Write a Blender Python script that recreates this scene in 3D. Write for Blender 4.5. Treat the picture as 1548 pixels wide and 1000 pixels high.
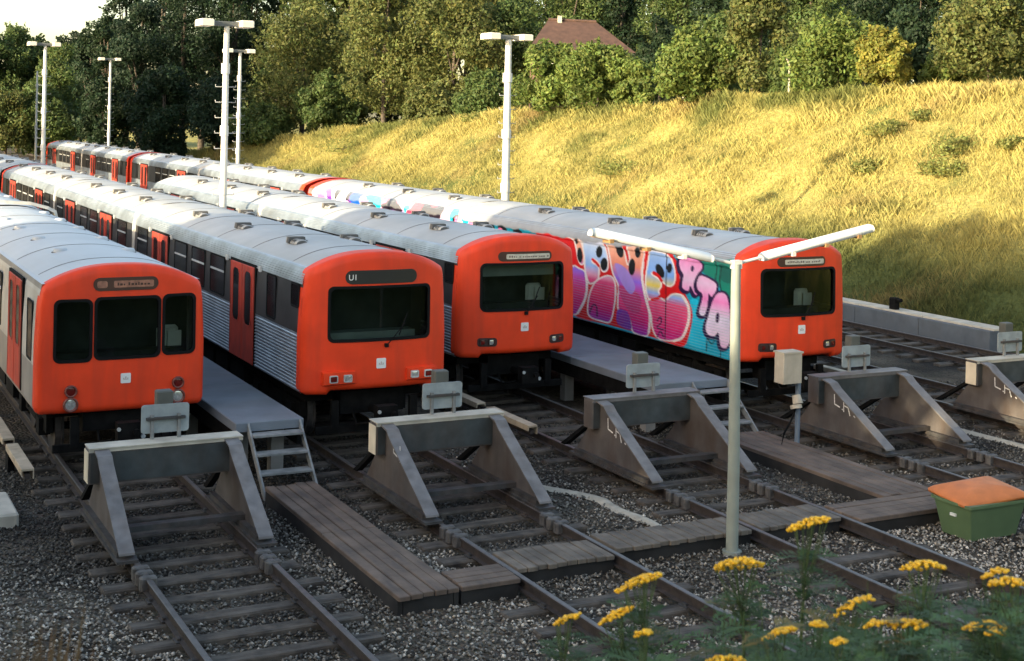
import bpy, math, random
import numpy as np
from mathutils import Vector, Matrix
from mathutils.geometry import delaunay_2d_cdt

for o in list(bpy.data.objects): bpy.data.objects.remove(o)
SC = bpy.context.scene
COL = SC.collection
R = math.radians
rng = random.Random(7)
NR = np.random.default_rng(11)

# ------------------------------------------------------------------ camera
FPX, ROLL, YAW, CAMH, CY = 2099.1, R(1.236), R(27.2), 5.414, 180.2
Fv = Vector((math.sin(YAW), math.cos(YAW), 0)); R0 = Vector((math.cos(YAW), -math.sin(YAW), 0)); U0 = Vector((0, 0, 1))
Rv = R0*math.cos(ROLL) + U0*math.sin(ROLL); Uv = -R0*math.sin(ROLL) + U0*math.cos(ROLL)
cd = bpy.data.cameras.new('camera'); cam = bpy.data.objects.new('camera', cd); COL.objects.link(cam)
m = Matrix((Rv, Uv, -Fv)).transposed().to_4x4(); m.translation = (0, 0, CAMH); cam.matrix_world = m
cd.sensor_width = 36; cd.lens = FPX/1548*36; cd.shift_y = -(500-CY)/1548
cd.clip_start = .1; cd.clip_end = 3000
cd.dof.use_dof = True; cd.dof.focus_distance = 23; cd.dof.aperture_fstop = 9
SC.camera = cam

# ------------------------------------------------------------------ sky, sun, exposure
SUN_A, SUN_E = R(76), R(12.5)          # light travels towards (sin A, cos A)
w = bpy.data.worlds.new('World'); SC.world = w; w.use_nodes = True
nt = w.node_tree; nt.nodes.clear()
sky = nt.nodes.new('ShaderNodeTexSky'); sky.sky_type = 'NISHITA'; sky.sun_disc = False
sky.sun_elevation = SUN_E; sky.sun_rotation = SUN_A + math.pi; sky.air_density = 1.0; sky.dust_density = 1.9; sky.ozone_density = .25
bg = nt.nodes.new('ShaderNodeBackground'); bg.inputs[1].default_value = .15
out = nt.nodes.new('ShaderNodeOutputWorld')
nt.links.new(sky.outputs[0], bg.inputs[0]); nt.links.new(bg.outputs[0], out.inputs[0])
sl = bpy.data.lights.new('sun', 'SUN'); sl.energy = 3.6; sl.angle = R(.5); sl.color = (1, .87, .60)
so = bpy.data.objects.new('sun', sl); COL.objects.link(so); so.location = (-40, 0, 40)
d = Vector((math.sin(SUN_A)*math.cos(SUN_E), math.cos(SUN_A)*math.cos(SUN_E), -math.sin(SUN_E)))
so.rotation_euler = d.to_track_quat('-Z', 'Y').to_euler()
SC.view_settings.view_transform = 'Standard'; SC.view_settings.look = 'None'
SC.view_settings.exposure = 1.75; SC.view_settings.gamma = 1
SC.render.engine = 'CYCLES'

# ------------------------------------------------------------------ pixel helpers (photo pixels -> direction; distance from a known plane)
def ray(u, v): return Fv + Rv*((u-774)/FPX) - Uv*((v-CY)/FPX)
def at_z(u, v, z): r = ray(u, v); t = (z-CAMH)/r.z; return Vector((r.x*t, r.y*t, z))
def at_x(u, v, x): r = ray(u, v); t = x/r.x; return Vector((x, r.y*t, CAMH+r.z*t))
def at_y(u, v, y): r = ray(u, v); t = y/r.y; return Vector((r.x*t, y, CAMH+r.z*t))
def at_d(u, v, D): r = ray(u, v); return Vector((r.x*D, r.y*D, CAMH+r.z*D))

# ------------------------------------------------------------------ terrain
def lerp(x, xs, ys): return np.interp(x, xs, ys)
def bank_h(y): return lerp(y, [-50, 37, 60, 80, 97, 116, 140, 200], [7.2, 7.2, 6.5, 5.5, 4.5, 2.4, 1.2, .8])
def ground_h(x, y):
    x = np.asarray(x, float); y = np.asarray(y, float)
    D = x*math.sin(YAW) + y*math.cos(YAW)
    z = np.full(np.broadcast(x, y).shape, -.26)
    h = bank_h(y)
    s = np.clip((x-27.9)*.58, 0, None)
    b = np.where(s < h, s, h + np.clip((x-27.9-h/.58)*.03, 0, 3))
    b = b + .12*np.sin(x*.9+y*.31)*np.clip(s, 0, 1) + .10*np.sin(y*.55-x*.4)*np.clip(s, 0, 1)
    z = np.where(x > 27.9, -.26 + b, z)
    c = np.clip((12.7-D)*.36, 0, 3.75)
    return np.maximum(z, -.26 + c)

# ------------------------------------------------------------------ materials
MATS = {}
def mat(name, col, rough=.7, metal=0., var=.12, scale=3., bump=0., bscale=40., col2=None, coat=0., dirt=None, spec=None, detail=6):
    if name in MATS: return MATS[name]
    M = bpy.data.materials.new(name); M.use_nodes = True; MATS[name] = M
    t = M.node_tree; N = t.nodes; L = t.links; b = N['Principled BSDF']
    b.inputs['Roughness'].default_value = rough; b.inputs['Metallic'].default_value = metal
    if coat: b.inputs['Coat Weight'].default_value = coat; b.inputs['Coat Roughness'].default_value = .15
    if spec is not None: b.inputs['Specular IOR Level'].default_value = spec
    g = N.new('ShaderNodeNewGeometry')
    n = N.new('ShaderNodeTexNoise'); n.inputs['Scale'].default_value = scale; n.inputs['Detail'].default_value = detail
    L.new(g.outputs['Position'], n.inputs['Vector'])
    r = N.new('ShaderNodeValToRGB'); L.new(n.outputs['Fac'], r.inputs[0])
    c2 = col2 or tuple(c*(1-var*1.6) for c in col)
    c1 = tuple(min(1, c*(1+var)) for c in col)
    r.color_ramp.elements[0].position = .32; r.color_ramp.elements[1].position = .68
    r.color_ramp.elements[0].color = (*c2, 1); r.color_ramp.elements[1].color = (*c1, 1)
    last = r.outputs[0]
    if dirt:                                       # (colour, scale, amount): streaky grime
        mp = N.new('ShaderNodeMapping'); mp.inputs['Scale'].default_value = dirt[3] if len(dirt) > 3 else (1, 1, .25)
        L.new(g.outputs['Position'], mp.inputs[0])
        n2 = N.new('ShaderNodeTexNoise'); n2.inputs['Scale'].default_value = dirt[1]; n2.inputs['Detail'].default_value = 9
        L.new(mp.outputs[0], n2.inputs['Vector'])
        r2 = N.new('ShaderNodeMapRange'); r2.inputs[1].default_value = .45; r2.inputs[2].default_value = .75; r2.inputs[4].default_value = dirt[2]
        L.new(n2.outputs['Fac'], r2.inputs[0])
        mx = N.new('ShaderNodeMix'); mx.data_type = 'RGBA'; L.new(r2.outputs[0], mx.inputs[0]); L.new(last, mx.inputs[6]); mx.inputs[7].default_value = (*dirt[0], 1)
        last = mx.outputs[2]
    L.new(last, b.inputs['Base Color'])
    if bump:
        n3 = N.new('ShaderNodeTexNoise'); n3.inputs['Scale'].default_value = bscale; n3.inputs['Detail'].default_value = 5
        L.new(g.outputs['Position'], n3.inputs['Vector'])
        bp = N.new('ShaderNodeBump'); bp.inputs['Strength'].default_value = bump; bp.inputs['Distance'].default_value = .02
        L.new(n3.outputs['Fac'], bp.inputs['Height']); L.new(bp.outputs[0], b.inputs['Normal'])
    return M

def attr_mat(name, rough=.6, metal=0., transl=0., noise=.15, nscale=6., attr='Col', mul=(1, 1, 1)):
    M = bpy.data.materials.new(name); M.use_nodes = True; MATS[name] = M
    t = M.node_tree; N = t.nodes; L = t.links; b = N['Principled BSDF']
    b.inputs['Roughness'].default_value = rough; b.inputs['Metallic'].default_value = metal
    a = N.new('ShaderNodeAttribute'); a.attribute_name = attr
    g = N.new('ShaderNodeNewGeometry'); n = N.new('ShaderNodeTexNoise'); n.inputs['Scale'].default_value = nscale; n.inputs['Detail'].default_value = 5
    L.new(g.outputs['Position'], n.inputs['Vector'])
    mr = N.new('ShaderNodeMapRange'); mr.inputs[1].default_value = .3; mr.inputs[2].default_value = .7; mr.inputs[3].default_value = 1-noise; mr.inputs[4].default_value = 1+noise
    L.new(n.outputs['Fac'], mr.inputs[0])
    mx = N.new('ShaderNodeVectorMath'); mx.operation = 'SCALE'; L.new(a.outputs['Color'], mx.inputs[0]); L.new(mr.outputs[0], mx.inputs['Scale'])
    L.new(mx.outputs[0], b.inputs['Base Color'])
    if transl:
        tr = N.new('ShaderNodeBsdfTranslucent'); L.new(mx.outputs[0], tr.inputs[0])
        ms = N.new('ShaderNodeMixShader'); ms.inputs[0].default_value = transl
        L.new(b.outputs[0], ms.inputs[1]); L.new(tr.outputs[0], ms.inputs[2]); L.new(ms.outputs[0], N['Material Output'].inputs[0])
        b.inputs['Specular IOR Level'].default_value = .25
    return M

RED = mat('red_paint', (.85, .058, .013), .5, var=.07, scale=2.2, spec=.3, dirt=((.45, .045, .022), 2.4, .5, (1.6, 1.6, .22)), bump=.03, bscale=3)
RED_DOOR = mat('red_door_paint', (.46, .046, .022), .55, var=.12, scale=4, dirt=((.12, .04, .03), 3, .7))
ROOF = mat('roof_paint', (.43, .43, .425), .55, var=.07, scale=1.4, dirt=((.33, .32, .30), 1.1, .55, (1, .3, 1)), bump=.05, bscale=9)
ROOF_W = mat('roof_paint_clean', (.50, .515, .53), .5, var=.05, scale=1.2, dirt=((.42, .42, .42), .9, .4, (1, .3, 1)), bump=.05, bscale=9)
ALU = mat('ribbed_aluminium', (.50, .54, .58), .38, metal=.75, var=.12, scale=2.5, dirt=((.20, .20, .20), 2.2, .5, (1, .4, 1)))
BAND = mat('window_band_paint', (.034, .033, .033), .5, var=.25, scale=2.0, dirt=((.075, .062, .055), 1.5, .4))
CREAM = mat('cream_paint', (.48, .465, .43), .5, var=.08, scale=2, dirt=((.30, .26, .21), 2, .5))
TAUPE = mat('taupe_paint', (.28, .26, .24), .5, var=.1, scale=2, dirt=((.13, .115, .10), 2, .5))
RUBBER = mat('rubber', (.008, .008, .008), .8, spec=.15)
BLACK = mat('black_steel', (.007, .0065, .006), .85, var=.4, scale=6, bump=.2, spec=.15)
DARKST = mat('dark_steel', (.055, .052, .05), .6, var=.3, scale=7, bump=.15, dirt=((.09, .05, .03), 4, .5))
SIDEGL = mat('dark_glass', (.012, .013, .014), .08, var=.3, scale=.8)
WHITEBAR = mat('pale_metal', (.62, .62, .60), .4, metal=.3)
CAB = mat('cab_lining', (.016, .024, .020), .8, var=.4)
CABG = mat('cab_desk_green', (.22, .27, .24), .6, var=.1)
CABP = mat('cab_paper', (.62, .62, .52), .7)
BLIND = mat('blind_cream', (.62, .56, .44), .7, var=.15, scale=14)
BLIND_R = mat('blind_pink', (.36, .16, .10), .7, var=.2, scale=14)
SIGNB = mat('sign_black', (.018, .017, .016), .35)
SIGNBR = mat('sign_brown', (.06, .022, .012), .4)
SIGN_D = mat('sign_letters_dark', (.20, .16, .13), .7)
WHITEP = mat('white_paint', (.80, .78, .74), .5, var=.04)
LENS = mat('lamp_lens', (.75, .74, .70), .12, metal=.6, var=.2, scale=30)
LENS_R = mat('lamp_lens_red', (.14, .012, .01), .15)
CHROME = mat('lamp_bezel', (.20, .06, .045), .45, metal=.2)
HOUS = mat('lamp_recess', (.045, .018, .014), .5)
VENT = mat('vent_grey', (.36, .35, .33), .6, var=.15, scale=8)
BELLOW = mat('gangway_grey', (.50, .47, .42), .7, var=.12, scale=5)
GREYC = mat('platform_deck', (.17, .195, .225), .75, var=.12, scale=1.6, bump=.1, bscale=30, dirt=((.15, .15, .15), 1.2, .5, (1, 1, 1)))
CONC = mat('concrete', (.30, .29, .27), .85, var=.15, scale=2.5, bump=.2, bscale=25, dirt=((.12, .11, .10), 2, .5))
CONC_L = mat('concrete_pale', (.52, .47, .38), .85, var=.12, scale=3, bump=.2, bscale=25, dirt=((.25, .22, .18), 2.5, .4))
BUFF = mat('buffer_steel', (.098, .084, .077), .65, var=.18, scale=3, bump=.1, dirt=((.060, .036, .024), 3.2, .8, (1, 1, .35)))
BUFF_E = mat('buffer_flange', (.175, .16, .152), .55, var=.2, scale=5, dirt=((.12, .09, .07), 4, .5))
BUFF_B = mat('buffer_beam_back', (.050, .058, .058), .6, var=.25, scale=4, dirt=((.10, .06, .04), 3, .3))
CHALK = mat('chalk', (.72, .70, .66), .9, var=.2, scale=40)
SIGNG = mat('board_grey', (.30, .33, .33), .5, var=.12, scale=6)
RAIL = mat('rail_side', (.040, .029, .024), .7, var=.25, scale=9, bump=.2)
RAILT = mat('rail_top', (.11, .095, .085), .45, metal=.3, var=.2, scale=8)
SLEEP = mat('sleeper_wood', (.072, .056, .042), .9, var=.4, scale=5, bump=.7, bscale=18, dirt=((.15, .128, .105), 4, .7, (.4, 3, 1)))
PLANK = mat('plank_wood', (.150, .106, .078), .85, var=.25, scale=2.2, bump=.4, bscale=22, dirt=((.052, .043, .04), 3, .6, (3, .5, 1)))
PLANKX = mat('plank_wood_across', (.155, .125, .095), .85, var=.25, scale=2.6, bump=.4, bscale=22, dirt=((.055, .046, .04), 3, .6, (3, .5, 1)))
CREAMW = mat('cover_cream', (.50, .40, .28), .7, var=.15, scale=4, dirt=((.2, .15, .1), 3, .5))
POLE = mat('pole_paint', (.29, .31, .26), .55, var=.08, scale=3, dirt=((.25, .25, .21), 2, .4, (1, 1, .2)))
POLEW = mat('pole_paint_white', (.66, .63, .57), .55, var=.07, scale=3)
LAMPW = mat('lamp_diffuser', (.82, .80, .76), .35, var=.03)
LAMPB = mat('lamp_underside', (.30, .17, .07), .5)
GREENT = mat('tub_green', (.105, .165, .078), .5, var=.07, scale=3, dirt=((.045, .075, .036), 3, .4))
ORANGE = mat('lid_orange', (.62, .185, .045), .6, var=.1, scale=4, dirt=((.40, .13, .05), 3, .4))
BEIGE = mat('box_beige', (.50, .43, .33), .6, var=.08, scale=6, dirt=((.3, .22, .15), 5, .4))
BLUEG = mat('post_bluegrey', (.16, .20, .25), .5)
SAND = mat('pale_sand', (.42, .37, .29), .95, var=.15, scale=6, bump=.4, bscale=50)
STEELW = mat('step_steel', (.24, .24, .23), .6, var=.2, scale=6)
ROOFT = mat('roof_tile', (.072, .038, .028), .8, var=.18, scale=3, bump=.5, bscale=6)
BRICKW = mat('house_brick', (.17, .10, .075), .85, var=.2, scale=5)
BARK = mat('bark', (.085, .066, .05), .9, var=.3, scale=4, bump=.5, bscale=10)
POSTC = mat('fence_concrete', (.42, .38, .30), .85, var=.15)
WIRE = mat('fence_wire', (.2, .2, .19), .5, metal=.5)

def glass_mat():
    M = bpy.data.materials.new('window_glass'); M.use_nodes = True; t = M.node_tree; N = t.nodes; L = t.links; N.clear()
    o = N.new('ShaderNodeOutputMaterial'); a = N.new('ShaderNodeBsdfTransparent'); a.inputs[0].default_value = (.62, .68, .66, 1)
    g = N.new('ShaderNodeBsdfGlossy'); g.inputs['Roughness'].default_value = .03
    f = N.new('ShaderNodeFresnel'); f.inputs[0].default_value = 1.5; ms = N.new('ShaderNodeMixShader')
    L.new(f.outputs[0], ms.inputs[0]); L.new(a.outputs[0], ms.inputs[1]); L.new(g.outputs[0], ms.inputs[2]); L.new(ms.outputs[0], o.inputs[0])
    return M
GLASS = glass_mat()

# ------------------------------------------------------------------ mesh helper
class MB:
    def __init__(s): s.v = []; s.f = []; s.m = []; s.sm = []
    def add(s, vs, fs, m=0, smooth=False):
        k = len(s.v); s.v += [tuple(p) for p in vs]
        for f in fs: s.f.append(tuple(i+k for i in f)); s.m.append(m); s.sm.append(smooth)
        return s
    def box(s, a, b, m=0):
        x0, y0, z0 = a; x1, y1, z1 = b
        return s.add([(x0,y0,z0),(x1,y0,z0),(x1,y1,z0),(x0,y1,z0),(x0,y0,z1),(x1,y0,z1),(x1,y1,z1),(x0,y1,z1)],
                     [(0,3,2,1),(4,5,6,7),(0,1,5,4),(1,2,6,5),(2,3,7,6),(3,0,4,7)], m)
    def bbox(s, a, b, bev=.01, m=0):               # box with chamfered upright and top edges
        x0, y0, z0 = a; x1, y1, z1 = b; e = bev
        def ring(i, z): return [(x0+i,y0+e,z),(x0+e,y0+i,z),(x1-e,y0+i,z),(x1-i,y0+e,z),(x1-i,y1-e,z),(x1-e,y1-i,z),(x0+e,y1-i,z),(x0+i,y1-e,z)]
        vs = ring(0, z0)+ring(0, z1-e)+[(x0+e,y0+e,z1),(x0+e,y0+e,z1),(x1-e,y0+e,z1),(x1-e,y0+e,z1),(x1-e,y1-e,z1),(x1-e,y1-e,z1),(x0+e,y1-e,z1),(x0+e,y1-e,z1)]
        vs[16:] = [(x0+e,y0+1.5*e,z1),(x0+1.5*e,y0+e,z1),(x1-1.5*e,y0+e,z1),(x1-e,y0+1.5*e,z1),(x1-e,y1-1.5*e,z1),(x1-1.5*e,y1-e,z1),(x0+1.5*e,y1-e,z1),(x0+e,y1-1.5*e,z1)]
        fs = [tuple(reversed(range(8))), tuple(range(16, 24))]
        for r in (0, 8):
            for i in range(8): j = (i+1) % 8; fs.append((r+i, r+j, r+j+8, r+i+8))
        return s.add(vs, fs, m)
    def tube(s, pts, r, n=8, m=0, cap=True, smooth=True):
        pts = [Vector(p) for p in pts]; rs = r if isinstance(r, (list, tuple)) else [r]*len(pts); vs = []
        for i, p in enumerate(pts):
            t = (pts[min(i+1, len(pts)-1)] - pts[max(i-1, 0)]).normalized()
            a = t.cross(Vector((0, 0, 1)) if abs(t.z) < .95 else Vector((1, 0, 0))).normalized(); b = t.cross(a)
            vs += [p + (a*math.cos(q) + b*math.sin(q))*rs[i] for q in (2*math.pi*k/n for k in range(n))]
        fs = [(i*n+k, (i+1)*n+k, (i+1)*n+(k+1) % n, i*n+(k+1) % n) for i in range(len(pts)-1) for k in range(n)]
        s.add(vs, fs, m, smooth)
        if cap:
            e = len(pts)-1
            s.add(vs[:n], [tuple(range(n))], m); s.add(vs[e*n:], [tuple(reversed(range(n)))], m)
        return s
    def prism(s, poly, axis, a, b, m=0):           # polygon in the two other axes, extruded along axis from a to b
        def P(q, t): return {'x': (t, q[0], q[1]), 'y': (q[0], t, q[1]), 'z': (q[0], q[1], t)}[axis]
        n = len(poly); vs = [P(q, a) for q in poly] + [P(q, b) for q in poly]
        fs = [tuple(range(n)), tuple(reversed(range(n, 2*n)))] + [(i, n+i, n+(i+1) % n, (i+1) % n) for i in range(n)]
        return s.add(vs, fs, m)
    def mesh(s, name, mats):
        me = bpy.data.meshes.new(name); me.from_pydata(s.v, [], s.f)
        for mt in (mats if isinstance(mats, (list, tuple)) else [mats]): me.materials.append(mt)
        me.polygons.foreach_set('material_index', s.m); me.polygons.foreach_set('use_smooth', s.sm)
        me.update(); return me

def link(name, me, parent=None, loc=(0, 0, 0), rz=0.):
    o = bpy.data.objects.new(name, me); COL.objects.link(o); o.location = loc
    if rz: o.rotation_euler = (0, 0, rz)
    if parent is not None: o.parent = parent
    return o
def part(name, mb, mats, parent=None, loc=(0, 0, 0), rz=0.): return link(name, mb.mesh(name, mats), parent, loc, rz)
def tag(o, label=None, cat=None, group=None, kind=None):
    if label: o['label'] = label
    if cat: o['category'] = cat
    if group: o['group'] = group
    if kind: o['kind'] = kind
    return o
def thing(name, label, cat, loc=(0, 0, 0), group=None, rz=0.): return tag(link(name, None, None, loc, rz), label, cat, group)
def struct(name, mb, mats): return tag(part(name, mb, mats), kind='structure')
def np_mesh(name, V, F, mats, col=None, smooth=False):
    V = np.asarray(V, np.float32); F = np.asarray(F, np.int32); k = F.shape[1]
    me = bpy.data.meshes.new(name); me.vertices.add(len(V)); me.vertices.foreach_set('co', V.ravel())
    me.loops.add(F.size); me.loops.foreach_set('vertex_index', F.ravel())
    me.polygons.add(len(F)); me.polygons.foreach_set('loop_start', np.arange(0, F.size, k, dtype=np.int32)); me.polygons.foreach_set('loop_total', np.full(len(F), k, np.int32))
    if smooth: me.polygons.foreach_set('use_smooth', np.ones(len(F), bool))
    for mt in (mats if isinstance(mats, (list, tuple)) else [mats]): me.materials.append(mt)
    if col is not None:
        a = me.color_attributes.new('Col', 'FLOAT_COLOR', 'POINT'); c = np.ones((len(V), 4), np.float32); c[:, :3] = col; a.data.foreach_set('color', c.ravel())
    me.update(calc_edges=True); me.validate(); return me

# ------------------------------------------------------------------ ground
def axis_pts(lo, a, b, hi, fine, coarse):
    return np.unique(np.concatenate([np.geomspace(1, a-lo+1, coarse)[::-1]*-1+a+1, np.arange(a, b, fine), np.geomspace(1, hi-b+1, coarse)+b-1]).round(3))
gx = axis_pts(-700, -20, 60, 1000, .8, 22); gy = axis_pts(-400, -12, 150, 1500, .8, 22)
GX, GY = np.meshgrid(gx, gy); GZ = ground_h(GX, GY)
V = np.stack([GX, GY, GZ], -1).reshape(-1, 3); nx = len(gx); ny = len(gy)
I = (np.arange(ny-1)[:, None]*nx + np.arange(nx-1)[None]).ravel(); Fq = np.stack([I, I+1, I+nx+1, I+nx], 1)
def grass_ground():
    M = bpy.data.materials.new('dry_grass_ground'); M.use_nodes = True; t = M.node_tree; N = t.nodes; L = t.links; b = N['Principled BSDF']; b.inputs['Roughness'].default_value = .95; b.inputs['Specular IOR Level'].default_value = .1
    g = N.new('ShaderNodeNewGeometry'); n = N.new('ShaderNodeTexNoise'); n.inputs['Scale'].default_value = .35; n.inputs['Detail'].default_value = 7; L.new(g.outputs['Position'], n.inputs['Vector'])
    r = N.new('ShaderNodeValToRGB'); L.new(n.outputs['Fac'], r.inputs[0]); e = r.color_ramp.elements
    e[0].position = .34; e[0].color = (.11, .125, .036, 1); e[1].position = .6; e[1].color = (.34, .29, .095, 1); k = e.new(.47); k.color = (.28, .24, .075, 1)
    n2 = N.new('ShaderNodeTexNoise'); n2.inputs['Scale'].default_value = 7; n2.inputs['Detail'].default_value = 6; L.new(g.outputs['Position'], n2.inputs['Vector'])
    bp = N.new('ShaderNodeBump'); bp.inputs['Strength'].default_value = .8; bp.inputs['Distance'].default_value = .15; L.new(n2.outputs['Fac'], bp.inputs['Height'])
    L.new(bp.outputs[0], b.inputs['Normal'])
    sx = N.new('ShaderNodeSeparateXYZ'); L.new(g.outputs['Position'], sx.inputs[0]); mr = N.new('ShaderNodeMapRange'); L.new(sx.outputs[0], mr.inputs[0])      # foot of the bank: shade painted in as darker, greener turf
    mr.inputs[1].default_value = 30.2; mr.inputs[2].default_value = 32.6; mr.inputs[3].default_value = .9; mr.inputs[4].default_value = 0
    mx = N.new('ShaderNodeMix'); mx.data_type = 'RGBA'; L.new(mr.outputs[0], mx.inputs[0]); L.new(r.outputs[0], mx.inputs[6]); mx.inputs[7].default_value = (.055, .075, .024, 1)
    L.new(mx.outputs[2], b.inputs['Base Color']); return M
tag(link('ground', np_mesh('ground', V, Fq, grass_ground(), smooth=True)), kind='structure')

def ballast_mat():
    M = bpy.data.materials.new('ballast'); M.use_nodes = True; t = M.node_tree; N = t.nodes; L = t.links; b = N['Principled BSDF']; b.inputs['Roughness'].default_value = .9; b.inputs['Specular IOR Level'].default_value = .2
    g = N.new('ShaderNodeNewGeometry')
    n = N.new('ShaderNodeTexNoise'); n.inputs['Scale'].default_value = .55; n.inputs['Detail'].default_value = 5; L.new(g.outputs['Position'], n.inputs['Vector'])
    r = N.new('ShaderNodeValToRGB'); L.new(n.outputs['Fac'], r.inputs[0]); e = r.color_ramp.elements
    e[0].position = .35; e[0].color = (.026, .021, .016, 1); e[1].position = .65; e[1].color = (.12, .096, .070, 1)
    v = N.new('ShaderNodeTexVoronoi'); v.inputs['Scale'].default_value = 19; L.new(g.outputs['Position'], v.inputs['Vector'])
    mx = N.new('ShaderNodeMix'); mx.data_type = 'RGBA'; mx.blend_type = 'MULTIPLY'; mx.inputs[0].default_value = .75
    L.new(r.outputs[0], mx.inputs[6]); hs = N.new('ShaderNodeHueSaturation'); hs.inputs['Saturation'].default_value = .12; hs.inputs['Value'].default_value = 1.5; L.new(v.outputs['Color'], hs.inputs['Color']); L.new(hs.outputs[0], mx.inputs[7])
    bp = N.new('ShaderNodeBump'); bp.inputs['Strength'].default_value = 1; bp.inputs['Distance'].default_value = .05; bp.invert = True; L.new(v.outputs['Distance'], bp.inputs['Height'])
    L.new(bp.outputs[0], b.inputs['Normal']); L.new(mx.outputs[2], b.inputs['Base Color']); return M
BALL = ballast_mat()
bxs = np.arange(-8, 27.81, .6); bys = np.concatenate([np.arange(9, 40, .6), np.arange(40, 260, 6)])
BX, BY = np.meshgrid(bxs, bys); BZ = -.215 + .02*np.sin(BX*2.1+BY*1.3)*np.sin(BY*1.7-BX*.6)
V = np.stack([BX, BY, BZ], -1).reshape(-1, 3); nx = len(bxs); ny = len(bys)
I = (np.arange(ny-1)[:, None]*nx + np.arange(nx-1)[None]).ravel(); Fq = np.stack([I, I+1, I+nx+1, I+nx], 1)
tag(link('ballast_bed', np_mesh('ballast_bed', V, Fq, BALL, smooth=True)), kind='structure')

# loose stones lying on the bed where it can be seen closely
STONE = attr_mat('ballast_stone', .9, noise=.25, nscale=25)
TX = [4.461, 8.481, 12.259, 16.968, 21.0, 25.3]
def stones(n):
    x = NR.uniform(.5, 24, n*3); y = NR.uniform(10.5, 23, n*3)
    D = x*math.sin(YAW)+y*math.cos(YAW); lat = x*math.cos(YAW)-y*math.sin(YAW)
    ok = (D > 12.6) & (np.abs(lat) < D*.40) & (NR.random(n*3) < np.clip(1.5-(D-13)/12, .15, 1))
    for tx in TX: ok &= ~((np.abs(np.abs(x-tx)-.75) < .08))
    x = x[ok][:n]; y = y[ok][:n]; n = len(x)
    s = NR.uniform(.012, .034, n); oc = np.array([(1,0,0),(0,1,0),(-1,0,0),(0,-1,0),(0,0,1),(0,0,-.5)], float)
    P = oc[None]*NR.uniform(.6, 1.25, (n, 6, 1))
    a = NR.uniform(0, 6.28, n); c, q = np.cos(a)[:, None], np.sin(a)[:, None]
    tl = NR.uniform(-.6, .6, (n, 2))
    X = P[..., 0]*c-P[..., 1]*q; Y = P[..., 0]*q+P[..., 1]*c; Z = P[..., 2]*.8 + X*tl[:, :1] + Y*tl[:, 1:]
    dist = np.min(np.abs(x[:, None]-np.array(TX)[None]), 1)
    V = np.stack([X, Y, Z], -1)*s[:, None, None]; V[..., 0] += x[:, None]; V[..., 1] += y[:, None]; V[..., 2] += (-.20 + NR.uniform(-.006, .012, n))[:, None]
    F = np.array([(0,1,4),(1,2,4),(2,3,4),(3,0,4),(1,0,5),(2,1,5),(3,2,5),(0,3,5)])
    F = (F[None]+np.arange(n)[:, None, None]*6).reshape(-1, 3)
    g = NR.gamma(2.2, .5, n)*.085
    lightness = np.clip(1.75 - (y-13)/4.6, .40, 2.1)*np.where(dist < .7, .62, 1)*(1+.35*np.sin(x*1.3+y*.7))   # paler stone towards the camera bank, darker between the rails
    g = np.clip(g*lightness*1.6, .018, .6)
    tn = NR.random(n)[:, None]; c = np.stack([g*1.16, g*.98, g*.76], 1)*(1-tn*.5)+np.stack([g, g, g*.96], 1)*tn*.5; c = np.repeat(c, 6, 0)
    return np_mesh('ballast_stones', V.reshape(-1, 3), F, STONE, c)
tag(link('ballast_stones', stones(68000)), 'loose grey and brown ballast stones lying over the yard floor', 'gravel', kind='stuff')

# ------------------------------------------------------------------ tracks
def rail_mesh(y0, y1):
    pr = [(-.06, -.145), (.06, -.145), (.06, -.133), (.012, -.12), (.012, -.04), (.036, -.032), (.036, -.006), (.026, 0), (-.026, 0), (-.036, -.006), (-.036, -.032), (-.012, -.04), (-.012, -.12), (-.06, -.133)]
    b = MB(); n = len(pr); vs = [(x, y0, z) for x, z in pr]+[(x, y1, z) for x, z in pr]
    for i in range(n): b.add([vs[i], vs[(i+1) % n], vs[n+(i+1) % n], vs[n+i]], [(0, 1, 2, 3)], 1 if i in (6, 7, 8) else 0)
    b.add(vs[:n], [tuple(reversed(range(n)))]); b.add(vs[n:], [tuple(range(n))])
    return b.mesh('rail', [RAIL, RAILT])
sleeper_me = []
for k in range(5):
    b = MB(); r2 = random.Random(k); hw = .12+r2.uniform(-.01, .01); j = lambda a: r2.uniform(-a, a)
    b.bbox((-1.25+j(.06), -hw, -.30), (1.25+j(.06), hw, -.147), .018)
    b.v = [(x, y+j(.006), z+j(.005)-.003) for x, y, z in b.v]
    sleeper_me.append(b.mesh('sleeper', SLEEP))
cl = MB(); cl.box((-.10, -.08, -.148), (.10, .08, -.132)).box((.045, -.04, -.132), (.075, .04, -.105)).box((-.075, -.04, -.132), (-.045, .04, -.105)); clip_me = cl.mesh('rail_chair', DARKST)
track_lab = ['rusty track under the three-window train at far left', 'rusty track running out in front of the train numbered U1', 'rusty track under the third red train, crossed by the board walk',
             'rusty track under the train covered in graffiti', 'empty track right of the graffiti train with a buffer stop', 'empty outermost track beside the low wall and the bank']
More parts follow.
